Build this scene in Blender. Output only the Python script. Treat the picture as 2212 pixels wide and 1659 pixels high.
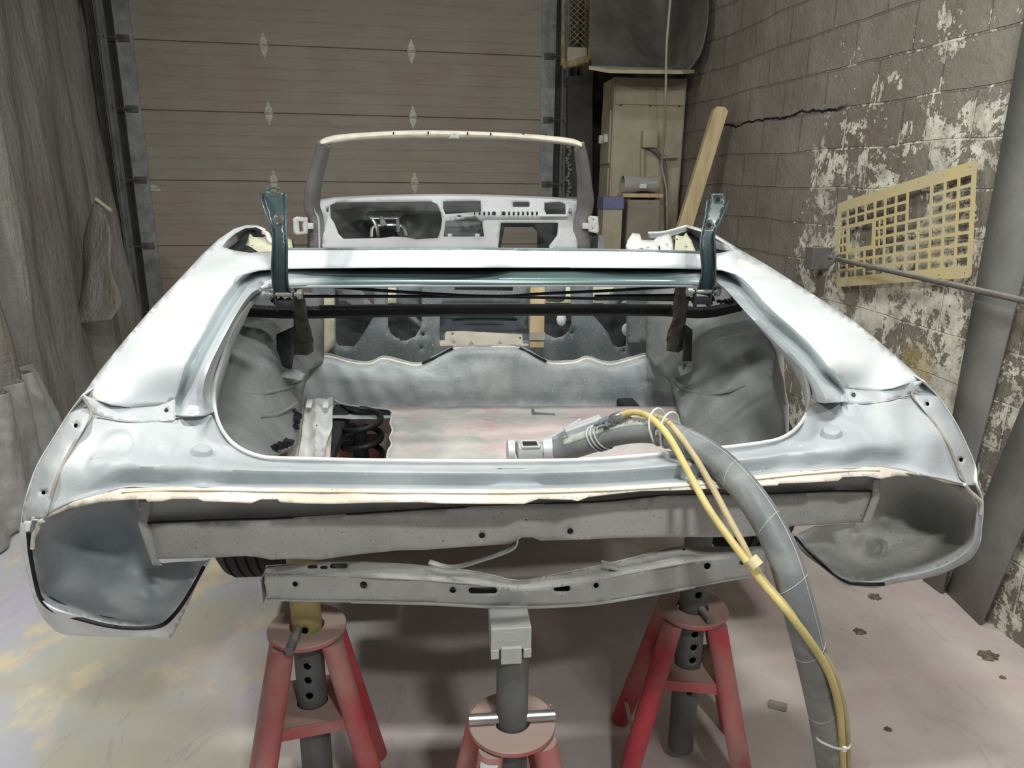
import bpy, bmesh, math, random
import numpy as np
from mathutils import Vector, Matrix
from mathutils.geometry import delaunay_2d_cdt
random.seed(7)
for _o in list(bpy.data.objects): bpy.data.objects.remove(_o)
scn = bpy.context.scene
COL = scn.collection

# ------------------------------------------------------------------ camera
FPX, PITCH, ROLL, YAW, CAMH = 1560.0, math.radians(15.5), math.radians(0.6), math.radians(6.0), 1.6
CAM = Vector((0, 0, CAMH))
_F = Vector((math.sin(YAW)*math.cos(PITCH), math.cos(YAW)*math.cos(PITCH), -math.sin(PITCH)))
_R0 = Vector((math.cos(YAW), -math.sin(YAW), 0)); _U0 = _R0.cross(_F)
_R = _R0*math.cos(ROLL) + _U0*math.sin(ROLL); _U = -_R0*math.sin(ROLL) + _U0*math.cos(ROLL)
cd = bpy.data.cameras.new('camera'); cam = bpy.data.objects.new('camera', cd); COL.objects.link(cam)
cd.sensor_fit = 'HORIZONTAL'; cd.sensor_width = 36.0; cd.lens = FPX/2212*36.0; cd.clip_start = 0.02
M3 = Matrix((_R, _U, -_F)).transposed()
cam.matrix_world = Matrix.Translation(CAM) @ M3.to_4x4()
scn.camera = cam

# ------------------------------------------------------------------ colour management, world, lamps
scn.view_settings.view_transform = 'Standard'; scn.view_settings.look = 'None'
scn.view_settings.exposure = 0.0; scn.view_settings.gamma = 1.0; scn.view_settings.use_curve_mapping = False
w = bpy.data.worlds.new('world'); scn.world = w; w.use_nodes = True
w.node_tree.nodes['Background'].inputs[0].default_value = (0.75, 0.82, 0.86, 1)
w.node_tree.nodes['Background'].inputs[1].default_value = 0.20
def area_lamp(name, loc, target, sx, sy, power, color):
    l = bpy.data.lights.new(name, 'AREA'); l.shape = 'RECTANGLE'; l.size = sx; l.size_y = sy
    l.energy = power; l.color = color
    o = bpy.data.objects.new(name, l); COL.objects.link(o); o.location = loc
    o.rotation_euler = (Vector(target)-Vector(loc)).to_track_quat('-Z', 'Y').to_euler()
    return o
area_lamp('work_lamp_overhead', (0.05, 0.55, 3.05), (0.14, 1.75, 0.9), 0.40, 0.12, 37, (0.96, 1.0, 0.985))
area_lamp('work_lamp_rear', (0.62, -0.95, 2.95), (0.3, 1.4, 0.9), 0.22, 0.12, 33, (0.98, 1.0, 0.98))
area_lamp('work_lamp_left', (-1.85, 1.25, 2.9), (-0.8, 1.8, 0.2), 0.30, 0.12, 38, (1.0, 0.975, 0.92))
area_lamp('ceiling_lamp_cabin', (0.1, 3.1, 3.7), (0.1, 3.3, 0.8), 1.2, 0.2, 25, (0.97, 1.0, 0.96))
area_lamp('ceiling_lamp_right', (1.25, 1.3, 3.1), (1.9, 2.4, 0.4), 0.4, 0.15, 22, (1.0, 0.98, 0.94))

# ------------------------------------------------------------------ pixel rays -> points at their own distance
def ray(x, y): return _F + _R*((x-1106)/FPX) - _U*((y-829.5)/FPX)
def P(x, y, Y):
    d = ray(x, y); return CAM + d*(Y/d.y)
def PZ(x, y, z):
    d = ray(x, y); return CAM + d*((z-CAMH)/d.z)
def PX(x, y, X):
    d = ray(x, y); return CAM + d*(X/d.x)
def PP(x, y, p0, n):
    d = ray(x, y); return CAM + d*((Vector(p0)-CAM).dot(n)/d.dot(n))
def cz(x, y, z): return (x, y, PZ(x, y, z).y)

# ------------------------------------------------------------------ linking and tagging
def tag(o, label=None, cat=None, group=None, kind=None):
    if label: o['label'] = label
    if cat: o['category'] = cat
    if group: o['group'] = group
    if kind: o['kind'] = kind
    return o
def empty(name, loc, label, cat, group=None):
    o = bpy.data.objects.new(name, None); COL.objects.link(o); o.location = loc; o.empty_display_size = 0.1
    o['loc0'] = 0
    del o['loc0']
    return tag(o, label, cat, group)
def wloc(o):
    v = Vector((0, 0, 0))
    while o is not None: v = v + o.location; o = o.parent
    return v
def obj(name, bm, mat, parent=None, smooth=40, thick=0.0, off=-1.0, bev=0.0):
    me = bpy.data.meshes.new(name)
    if parent is not None:
        bmesh.ops.translate(bm, verts=bm.verts, vec=-wloc(parent))
    if smooth:
        for f in bm.faces: f.smooth = True
    bm.to_mesh(me); bm.free()
    o = bpy.data.objects.new(name, me); COL.objects.link(o)
    if mat is not None: me.materials.append(mat)
    if parent is not None: o.parent = parent
    if smooth and hasattr(me, 'set_sharp_from_angle'): me.set_sharp_from_angle(angle=math.radians(smooth))
    if thick:
        m = o.modifiers.new('thickness', 'SOLIDIFY'); m.thickness = thick; m.offset = off
    if bev:
        m = o.modifiers.new('bevel', 'BEVEL'); m.width = bev; m.segments = 2; m.limit_method = 'ANGLE'
    return o
def struct(name, bm, mat, **k):
    return tag(obj(name, bm, mat, **k), kind='structure')

# ------------------------------------------------------------------ mesh builders
def crom(pts, n, closed=False):
    """Catmull-Rom through pts, n sub-steps per span"""
    pts = [Vector(p) for p in pts]; out = []; m = len(pts)
    if n <= 1: return pts
    rng = m if closed else m-1
    for i in range(rng):
        if closed: p0, p1, p2, p3 = pts[(i-1) % m], pts[i], pts[(i+1) % m], pts[(i+2) % m]
        else:
            p1, p2 = pts[i], pts[i+1]
            p0 = pts[i-1] if i > 0 else p1*2-p2
            p3 = pts[i+2] if i+2 < m else p2*2-p1
        for k in range(n):
            t = k/n
            out.append(0.5*((2*p1)+(p2-p0)*t+(2*p0-5*p1+4*p2-p3)*t*t+(3*p1-p0-3*p2+p3)*t*t*t))
    if not closed: out.append(pts[-1])
    return out
def loft(rows, nu=6, nv=4, closed=False):
    """rows of Points (3D); smooth along each row (nu) and across rows (nv)"""
    R = [crom(r, nu, closed) for r in rows]
    cols = list(zip(*R)); cols = [crom(c, nv) for c in cols]
    bm = bmesh.new(); vs = [[bm.verts.new(p) for p in c] for c in cols]
    m = len(vs)
    for i in range(m if closed else m-1):
        a, b = vs[i], vs[(i+1) % m]
        for j in range(len(a)-1): bm.faces.new((a[j], b[j], b[j+1], a[j+1]))
    bmesh.ops.recalc_face_normals(bm, faces=bm.faces)
    return bm
def face_cam(bm):
    """all normals of an open sheet towards the open side (where one stands)"""
    s = 0
    for f in bm.faces: s += f.normal.dot(CAM-f.calc_center_median())*f.calc_area()
    if s < 0: bmesh.ops.reverse_faces(bm, faces=bm.faces)
def rows3(rows): return [[P(*q) for q in r] for r in rows]
def inpoly(x, y, poly):
    c = False; j = len(poly)-1
    for i in range(len(poly)):
        xi, yi = poly[i][0], poly[i][1]; xj, yj = poly[j][0], poly[j][1]
        if (yi > y) != (yj > y) and x < (xj-xi)*(y-yi)/(yj-yi)+xi: c = not c
        j = i
    return c
def circ(x, y, rx, ry=None, n=14): 
    ry = ry or rx
    return [(x+rx*math.cos(2*math.pi*k/n), y+ry*math.sin(2*math.pi*k/n)) for k in range(n)]
def rbox(x0, y0, x1, y1, r=4, n=3):
    o = []
    for (cx, cy, a) in ((x1-r, y1-r, 0), (x0+r, y1-r, 90), (x0+r, y0+r, 180), (x1-r, y0+r, 270)):
        for k in range(n+1):
            t = math.radians(a+90*k/n); o.append((cx+r*math.cos(t), cy+r*math.sin(t)))
    return o
def densify(poly, step):
    out = []
    for i, p in enumerate(poly):
        q = poly[(i+1) % len(poly)]; L = math.hypot(q[0]-p[0], q[1]-p[1]); k = max(1, int(L/step))
        for j in range(k): out.append((p[0]+(q[0]-p[0])*j/k, p[1]+(q[1]-p[1])*j/k))
    return out
def plate2d(outer, holes, step, extra=()):
    """triangulated sheet with holes in its own 2D plane -> (points, faces)"""
    loops = [densify(outer, step)] + [densify(h, step) for h in holes]
    pts, edges = [], []
    for lp in loops:
        b = len(pts); pts += [Vector(p) for p in lp]
        edges += [(b+i, b+(i+1) % len(lp)) for i in range(len(lp))]
    xs = [p[0] for p in outer]; ys = [p[1] for p in outer]
    y = min(ys)+step*0.5; r = 0
    bp = np.array([(p.x, p.y) for p in pts])
    while y < max(ys):
        x = min(xs)+step*(0.5 if r % 2 else 0.9)
        while x < max(xs):
            if inpoly(x, y, outer) and not any(inpoly(x, y, h) for h in holes):
                if np.min(np.hypot(bp[:, 0]-x, bp[:, 1]-y)) > step*0.45: pts.append(Vector((x, y)))
            x += step
        y += step*0.87; r += 1
    for e in extra: pts.append(Vector(e))
    vo, eo, fo, _a, _b, _c = delaunay_2d_cdt(pts, edges, [], 0, 1e-4)
    F = []
    for f in fo:
        cx = sum(vo[i].x for i in f)/len(f); cy = sum(vo[i].y for i in f)/len(f)
        if inpoly(cx, cy, outer) and not any(inpoly(cx, cy, h) for h in holes): F.append(f)
    return vo, F
def sheet(outer, holes, step, fn, extra=()):
    vo, F = plate2d(outer, holes, step, extra)
    bm = bmesh.new(); vs = [bm.verts.new(fn(v.x, v.y)) for v in vo]
    for f in F:
        try: bm.faces.new([vs[i] for i in f])
        except ValueError: pass
    for v in [v for v in bm.verts if not v.link_faces]: bm.verts.remove(v)
    bmesh.ops.recalc_face_normals(bm, faces=bm.faces); face_cam(bm)
    return bm
def tps(ctrl):
    """thin-plate fit of 1/Y over the traced points; flat panels stay flat"""
    C = np.array(ctrl, float); n = len(C); xy = C[:, :2]/1000; v = 1/C[:, 2]
    d = np.hypot(xy[:, None, 0]-xy[None, :, 0], xy[:, None, 1]-xy[None, :, 1])
    K = np.where(d > 1e-9, d*d*np.log(d+1e-12), 0) + np.eye(n)*1e-5
    Pm = np.c_[np.ones(n), xy]; A = np.block([[K, Pm], [Pm.T, np.zeros((3, 3))]])
    s = np.linalg.solve(A, np.r_[v, 0, 0, 0])
    def f(x, y):
        r = np.hypot(x/1000-xy[:, 0], y/1000-xy[:, 1])
        k = np.where(r > 1e-9, r*r*np.log(r+1e-12), 0)
        return 1/float(k@s[:n]+s[n]+s[n+1]*x/1000+s[n+2]*y/1000)
    return f
def relief(outer, ctrl, holes=(), step=14, bumps=(), noise=0.0, rnd=None):
    """sheet-metal panel: outline, depth control points, pressed bumps (x,y,r,h) towards the viewer side"""
    f = tps(ctrl)
    rs = random.Random(len(outer)*7+3)
    ph = [(rs.uniform(0.01, 0.05), rs.uniform(0.01, 0.05), rs.uniform(0, 6), rs.uniform(0, 6)) for _ in range(5)]
    def fn(x, y):
        Y = f(x, y)
        for b in bumps:
            if len(b) == 4:
                d = math.hypot(x-b[0], y-b[1])/b[2]
                if d < 1: Y -= b[3]*(1-d*d)**2
            else:
                d = math.hypot((x-b[0])/b[2], (y-b[1])/b[3])
                if d < 1.25: Y -= b[4]*min(1, (1.25-d)/0.25)
        if noise: Y += noise*sum(math.sin(a*x+c)*math.sin(e*y+g) for a, e, c, g in ph)/2
        return P(x, y, Y)
    ex = []
    for b in bumps:
        rx, ry = (b[2], b[2]) if len(b) == 4 else (b[2], b[3])
        for rr in ((0.35, 0.7, 1.0) if len(b) == 4 else (0.6, 1.0, 1.25)):
            ex += [p for p in circ(b[0], b[1], rx*rr, ry*rr, 10) if inpoly(p[0], p[1], outer) and not any(inpoly(p[0], p[1], h) for h in holes)]
    return sheet(outer, list(holes), step, fn, ex)
def tube(pts, r, n=6, seg=12, caps=True, rads=None):
    pts = crom(pts, n) if n > 1 else [Vector(p) for p in pts]
    bm = bmesh.new(); m = len(pts); rings = []
    t0 = (pts[1]-pts[0]).normalized(); up = Vector((0, 0, 1)) if abs(t0.z) < 0.9 else Vector((1, 0, 0))
    nrm = (up - t0*up.dot(t0)).normalized()
    for i, p in enumerate(pts):
        t = (pts[min(i+1, m-1)]-pts[max(i-1, 0)]).normalized()
        nrm = (nrm - t*nrm.dot(t)).normalized(); b = t.cross(nrm)
        rr = r if rads is None else rads[0]+(rads[1]-rads[0])*i/(m-1)
        rings.append([bm.verts.new(p+(nrm*math.cos(2*math.pi*k/seg)+b*math.sin(2*math.pi*k/seg))*rr) for k in range(seg)])
    for a, b in zip(rings, rings[1:]):
        for k in range(seg): bm.faces.new((a[k], a[(k+1) % seg], b[(k+1) % seg], b[k]))
    if caps: bm.faces.new(rings[0][::-1]); bm.faces.new(rings[-1])
    bmesh.ops.recalc_face_normals(bm, faces=bm.faces)
    return bm
def merge(*bms):
    out = bms[0]
    for b in bms[1:]:
        me = bpy.data.meshes.new('t'); b.to_mesh(me); b.free(); out.from_mesh(me); bpy.data.meshes.remove(me)
    return out
def box(c, s, rot=None, bev=0.0):
    bm = bmesh.new(); bmesh.ops.create_cube(bm, size=1)
    bmesh.ops.scale(bm, vec=s, verts=bm.verts)
    if bev: bmesh.ops.bevel(bm, geom=bm.edges[:], offset=bev, segments=2, affect='EDGES', profile=0.5)
    if rot is not None: bmesh.ops.rotate(bm, cent=(0, 0, 0), matrix=rot, verts=bm.verts)
    bmesh.ops.translate(bm, vec=c, verts=bm.verts)
    return bm
def lathe(prof, c, seg=32, mat=None):
    """prof: (radius, z) list; radius 0 closes"""
    bm = bmesh.new(); rings = []
    for r, z in prof:
        if r < 1e-6: rings.append([bm.verts.new((0, 0, z))])
        else: rings.append([bm.verts.new((r*math.cos(2*math.pi*k/seg), r*math.sin(2*math.pi*k/seg), z)) for k in range(seg)])
    for a, b in zip(rings, rings[1:]):
        for k in range(seg):
            q = [a[k % len(a)], a[(k+1) % len(a)], b[(k+1) % len(b)], b[k % len(b)]]
            q2 = []
            for v in q:
                if v not in q2: q2.append(v)
            if len(q2) > 2: bm.faces.new(q2)
    bmesh.ops.recalc_face_normals(bm, faces=bm.faces)
    if mat is not None: bmesh.ops.transform(bm, matrix=mat, verts=bm.verts)
    bmesh.ops.translate(bm, vec=c, verts=bm.verts)
    return bm
def prism(pts, vec):
    """closed polygon of 3D points extruded by vec"""
    bm = bmesh.new(); a = [bm.verts.new(p) for p in pts]; b = [bm.verts.new(Vector(p)+Vector(vec)) for p in pts]
    bm.faces.new(a); bm.faces.new(b[::-1])
    for i in range(len(a)): bm.faces.new((a[i], b[i], b[(i+1) % len(a)], a[(i+1) % len(a)]))
    bmesh.ops.recalc_face_normals(bm, faces=bm.faces)
    return bm

# ------------------------------------------------------------------ materials
def lin(c):
    return tuple((v/12.92 if v <= 0.04045 else ((v+0.055)/1.055)**2.4) for v in (c[0]/255, c[1]/255, c[2]/255)) + (1,)
class NT:
    def __init__(s, name):
        s.m = bpy.data.materials.new(name); s.m.use_nodes = True; s.t = s.m.node_tree; s.t.nodes.clear()
        s.out = s.n('ShaderNodeOutputMaterial'); s.b = s.n('ShaderNodeBsdfPrincipled')
        s.l(s.b.outputs[0], s.out.inputs[0]); s.geo = s.n('ShaderNodeNewGeometry')
        s.pos = s.geo.outputs['Position']
    def n(s, t): return s.t.nodes.new(t)
    def l(s, a, b): s.t.links.new(a, b)
    def noise(s, scale, detail=4, rough=0.55, vec=None, stretch=None, dist=0.0):
        v = vec or s.pos
        if stretch:
            mp = s.n('ShaderNodeMapping'); mp.inputs['Scale'].default_value = stretch; s.l(v, mp.inputs[0]); v = mp.outputs[0]
        n = s.n('ShaderNodeTexNoise'); n.inputs['Scale'].default_value = scale; n.inputs['Detail'].default_value = detail
        n.inputs['Roughness'].default_value = rough; n.inputs['Distortion'].default_value = dist
        s.l(v, n.inputs['Vector']); return n.outputs[0]
    def ramp(s, fac, a, b, lo=0.0, hi=1.0):
        r = s.n('ShaderNodeMapRange'); r.inputs[1].default_value = a; r.inputs[2].default_value = b
        r.inputs[3].default_value = lo; r.inputs[4].default_value = hi; s.l(fac, r.inputs[0]); return r.outputs[0]
    def math(s, op, a, b=None):
        m = s.n('ShaderNodeMath'); m.operation = op
        for i, v in enumerate((a, b)):
            if v is None: continue
            if isinstance(v, (int, float)): m.inputs[i].default_value = v
            else: s.l(v, m.inputs[i])
        return m.outputs[0]
    def mix(s, fac, a, b):
        m = s.n('ShaderNodeMix'); m.data_type = 'RGBA'
        if isinstance(fac, (int, float)): m.inputs[0].default_value = fac
        else: s.l(fac, m.inputs[0])
        for i, v in ((6, a), (7, b)):
            if isinstance(v, tuple): m.inputs[i].default_value = v
            else: s.l(v, m.inputs[i])
        return m.outputs[2]
    def bump(s, h, strength=0.3, dist=0.01, prev=None):
        b = s.n('ShaderNodeBump'); b.inputs['Strength'].default_value = strength; b.inputs['Distance'].default_value = dist
        s.l(h, b.inputs['Height'])
        if prev is not None: s.l(prev, b.inputs['Normal'])
        return b.outputs[0]
    def sep(s, v=None):
        x = s.n('ShaderNodeSeparateXYZ'); s.l(v or s.pos, x.inputs[0]); return x.outputs
    def blob(s, c, r, soft=0.3, wob=0.35, scale=12):
        """mask of a stain with ragged outline: ellipsoid centre c, radii r"""
        mp = s.n('ShaderNodeVectorMath'); mp.operation = 'SUBTRACT'; s.l(s.pos, mp.inputs[0]); mp.inputs[1].default_value = c
        dv = s.n('ShaderNodeVectorMath'); dv.operation = 'DIVIDE'; s.l(mp.outputs[0], dv.inputs[0]); dv.inputs[1].default_value = r
        ln = s.n('ShaderNodeVectorMath'); ln.operation = 'LENGTH'; s.l(dv.outputs[0], ln.inputs[0])
        d = s.math('ADD', ln.outputs['Value'], s.ramp(s.noise(scale, 5, 0.6), 0.3, 0.7, -wob, wob))
        return s.ramp(d, 1-soft*0.5, 1+soft*0.5, 1, 0)
    def fin(s, col, rough=0.5, metal=0.0, nrm=None, spec=0.5, coat=0.0):
        if isinstance(col, tuple): s.b.inputs['Base Color'].default_value = col
        else: s.l(col, s.b.inputs['Base Color'])
        if isinstance(rough, (int, float)): s.b.inputs['Roughness'].default_value = rough
        else: s.l(rough, s.b.inputs['Roughness'])
        s.b.inputs['Metallic'].default_value = metal
        s.b.inputs['Specular IOR Level'].default_value = spec
        s.b.inputs['Coat Weight'].default_value = coat; s.b.inputs['Coat Roughness'].default_value = 0.12
        if nrm is not None: s.l(nrm, s.b.inputs['Normal'])
        return s.m
def plain(name, rgb, rough=0.6, metal=0.0, var=0.12, scale=9, bump=0.05, bscale=60, spec=0.4, rgb2=None, dirt=None, coat=0.0):
    t = NT(name); c = lin(rgb)
    c2 = lin(rgb2) if rgb2 else tuple(max(0, v*(1-var*2.2)) for v in c[:3])+(1,)
    col = t.mix(t.ramp(t.noise(scale, 5, 0.6), 0.35, 0.68), c, c2)
    if dirt:   # dust lying on what faces up
        nz = t.sep(t.geo.outputs['Normal'])[2]
        m = t.math('MULTIPLY', t.ramp(nz, dirt[1], dirt[1]+0.5), t.ramp(t.noise(6, 5), 0.3, 0.6, 0.35, 1))
        col = t.mix(m, col, lin(dirt[0]))
    return t.fin(col, rough, metal, t.bump(t.noise(bscale, 4), bump, 0.01), spec, coat)
MT = {}
MT['deck'] = plain('white_primer_paint', (226, 229, 228), 0.42, 0, 0.04, 5, 0.03, 120, 0.5)
def m_primer():
    t = NT('grey_etch_primer')
    n = t.noise(7, 6, 0.6); col = t.mix(t.ramp(n, 0.35, 0.68), lin((188, 192, 193)), lin((162, 168, 171)))
    n2 = t.noise(26, 6, 0.7)
    col = t.mix(t.ramp(n2, 0.66, 0.74), col, lin((226, 222, 212)))
    n3 = t.noise(26, 6, 0.7, stretch=(0.18, 1, 1))
    col = t.mix(t.ramp(n3, 0.64, 0.70, 0, 0.55), col, lin((150, 140, 126)))
    col = t.mix(t.ramp(t.noise(150, 3, 0.6), 0.62, 0.75, 0, 0.35), col, lin((216, 218, 216)))
    return t.fin(col, 0.52, 0.06, t.bump(t.math('ADD', t.noise(11, 5, 0.55), t.math('MULTIPLY', t.noise(140, 3), 0.05)), 0.30, 0.012), 0.4)
MT['primer'] = m_primer()
def m_speck(name, a, b, speck, rough=0.5, pink=0.0, metal=0.2):
    t = NT(name); col = t.mix(t.ramp(t.noise(6, 6, 0.62), 0.35, 0.66), lin(a), lin(b))
    col = t.mix(t.ramp(t.noise(170, 2, 0.5), 0.66, 0.74), col, lin(speck))
    if pink:
        col = t.mix(t.math('MULTIPLY', t.ramp(t.noise(4.2, 6, 0.6, dist=0.6), 0.47, 0.53), pink), col, lin((214, 196, 192)))
        col = t.mix(t.math('MULTIPLY', t.ramp(t.noise(9, 5, 0.6), 0.56, 0.66), pink*0.6), col, lin((208, 164, 166)))
    return t.fin(col, rough, metal, t.bump(t.math('ADD', t.noise(90, 5, 0.7), t.noise(14, 4, 0.6)), 0.35, 0.006), 0.45)
MT['galv'] = m_speck('galvanised_steel', (136, 142, 143), (112, 120, 122), (200, 206, 206))
MT['floorpan'] = m_speck('blasted_floor_pan', (206, 202, 196), (176, 176, 170), (216, 214, 210), 0.6, 0.85, 0.05)
MT['kickup'] = m_speck('dusty_kickup_steel', (176, 180, 180), (138, 145, 148), (200, 202, 200), 0.6, 0.0, 0.05)
MT['blast'] = m_speck('blasted_steel', (150, 152, 150), (124, 128, 128), (176, 178, 176), 0.55)
MT['lower'] = m_speck('dusty_lower_panel', (190, 188, 183), (166, 166, 162), (120, 120, 118), 0.6, 0, 0.0)
MT['frame'] = m_speck('grey_frame_metal', (186, 186, 182), (168, 169, 166), (140, 140, 138), 0.5, 0, 0.1)
MT['filler'] = m_speck('scraped_edge_metal', (228, 222, 210), (198, 186, 168), (170, 150, 128), 0.5, 0, 0.0)
MT['seam'] = plain('tan_seam_sealer', (178, 168, 156), 0.8, 0, 0.15, 20, 0.3, 90)
MT['dark'] = plain('dark_underbody_and_shade', (44, 46, 48), 0.7, 0, 0.3, 8, 0.2, 50)  # also colours added sheets that stand for shade behind holes
MT['black'] = plain('black_tar_and_shade', (22, 24, 27), 0.55, 0, 0.2, 20, 0.4, 60)  # tar, and the added sheets that darken the end-strip holes
MT['green'] = plain('dark_green_enamel', (60, 76, 77), 0.36, 0.1, 0.1, 4, 0.02, 60, 0.5, coat=0.2)
def m_gutter():
    t = NT('green_enamel_with_overspray'); x = t.sep()[0]
    d = t.math('ABSOLUTE', t.math('SUBTRACT', x, 0.20))
    m = t.ramp(t.math('ADD', d, t.ramp(t.noise(14, 5), 0.3, 0.7, -0.03, 0.03)), 0.44, 0.60)
    col = t.mix(m, lin((100, 122, 121)), lin((206, 212, 214)))
    t.b.inputs['Coat Weight'].default_value = 0.4
    return t.fin(col, 0.30, 0.25, None, 0.6, 0.3)
MT['gutter'] = m_gutter()
MT['white'] = plain('white_sheet_metal', (226, 226, 222), 0.45, 0, 0.08, 12, 0.05, 60)
MT['cream'] = plain('cream_inner_metal', (206, 205, 180), 0.55, 0, 0.12, 16, 0.1, 60)
MT['tanmetal'] = plain('tan_dusty_metal', (182, 174, 160), 0.7, 0, 0.1, 14, 0.1, 60)
MT['pillar'] = plain('grey_pillar_paint', (150, 148, 148), 0.4, 0.1, 0.12, 9, 0.05, 60, dirt=((226, 218, 200), 0.5))
MT['brown'] = plain('brown_hinge_metal', (104, 96, 86), 0.6, 0.2, 0.3, 26, 0.25, 90)
MT['rubber'] = plain('tyre_rubber', (52, 50, 48), 0.75, 0, 0.15, 14, 0.1, 60)
MT['spring'] = plain('black_spring_steel', (26, 26, 28), 0.5, 0.2, 0.2, 14, 0.1, 60)
MT['zip'] = plain('white_cable_tie_plastic', (226, 222, 212), 0.4, 0, 0.05)
MT['steel'] = plain('plated_steel', (190, 190, 186), 0.3, 0.8, 0.1, 30, 0.05)
MT['steeldust'] = plain('dusty_steel_tube', (120, 118, 112), 0.65, 0.1, 0.14, 8, 0.1, 60, dirt=((168, 160, 150), 0.4))
def m_red():
    t = NT('red_paint_under_grey_dust'); nz = t.sep(t.geo.outputs['Normal'])[2]
    base = t.mix(t.ramp(t.noise(5, 4), 0.35, 0.7), lin((192, 72, 80)), lin((166, 56, 64)))
    d = t.math('ADD', t.ramp(nz, 0.25, 0.9, 0, 0.62), t.ramp(t.noise(3.4, 4, 0.5), 0.40, 0.66, 0, 0.72))
    col = t.mix(t.math('MINIMUM', d, 0.85), base, lin((176, 162, 150)))
    return t.fin(col, 0.6, 0, t.bump(t.noise(80, 3), 0.06, 0.005), 0.35)
MT['red'] = m_red()
# ------------------------------------------------------------------ the room
WD = math.radians(-4.1); WU = Vector((math.sin(WD), math.cos(WD), 0)); WN = Vector((-WU.y, WU.x, 0)); WN = Vector((-math.cos(WD), math.sin(WD), 0))
W0 = Vector((2.052, 2.523, 0))            # a point at the foot of the right wall; WU runs along it, WN into the room
DD = math.radians(85.4); DU = Vector((math.sin(DD), math.cos(DD), 0)); DN = Vector((DU.y, -DU.x, 0)); D0 = Vector((0, 6.4, 0))
def PW(x, y, off=0.0): return PP(x, y, W0+WN*off, WN)
def PD(x, y, off=0.0): return PP(x, y, D0+DN*off, DN)

def m_floor():
    t = NT('dusty_painted_concrete'); X, Y, Z = t.sep()
    base = t.mix(t.ramp(t.noise(2.2, 6, 0.6), 0.35, 0.65), lin((212, 200, 194)), lin((190, 178, 172)))
    left = t.ramp(t.math('ADD', X, t.ramp(t.noise(1.3, 4), 0.3, 0.7, -0.35, 0.35)), -0.75, -0.15, 1, 0)
    pastel = t.mix(t.ramp(t.noise(1.5, 3, 0.5), 0.45, 0.57), lin((204, 204, 210)), lin((206, 204, 188)))
    pastel = t.mix(t.ramp(t.noise(2.6, 3, 0.6, stretch=(1, 0.5, 1)), 0.56, 0.66), pastel, lin((204, 198, 214)))
    pastel = t.mix(t.ramp(t.noise(3.7, 4, 0.6, stretch=(1.2, 0.8, 3)), 0.56, 0.68), pastel, lin((236, 222, 190)))
    col = t.mix(left, base, pastel)
    pink = t.math('MULTIPLY', t.ramp(t.noise(2.9, 5, 0.6, dist=1.2), 0.55, 0.66), 0.4)
    col = t.mix(pink, col, lin((214, 176, 182)))
    col = t.mix(t.ramp(t.noise(95, 3, 0.6), 0.70, 0.78, 0, 0.7), col, lin((120, 110, 104)))
    scr = t.ramp(t.noise(5.5, 6, 0.7, stretch=(1, 0.35, 1), dist=1.8), 0.60, 0.63, 0, 0.35)
    col = t.mix(scr, col, lin((170, 168, 166)))
    h = t.math('ADD', t.noise(60, 5, 0.7), t.math('MULTIPLY', t.noise(3, 5, 0.6, dist=1), 2.0))
    return t.fin(col, 0.8, 0, t.bump(h, 0.18, 0.012), 0.25)
fl = sheet([(-4, -1.5), (3, -1.5), (3, 8), (-4, 8)], [], 0.9, lambda x, y: Vector((x, y, 0)))
for f in fl.faces:
    if f.normal.z < 0: f.normal_flip()
struct('floor', fl, MT_floor := m_floor())

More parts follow.
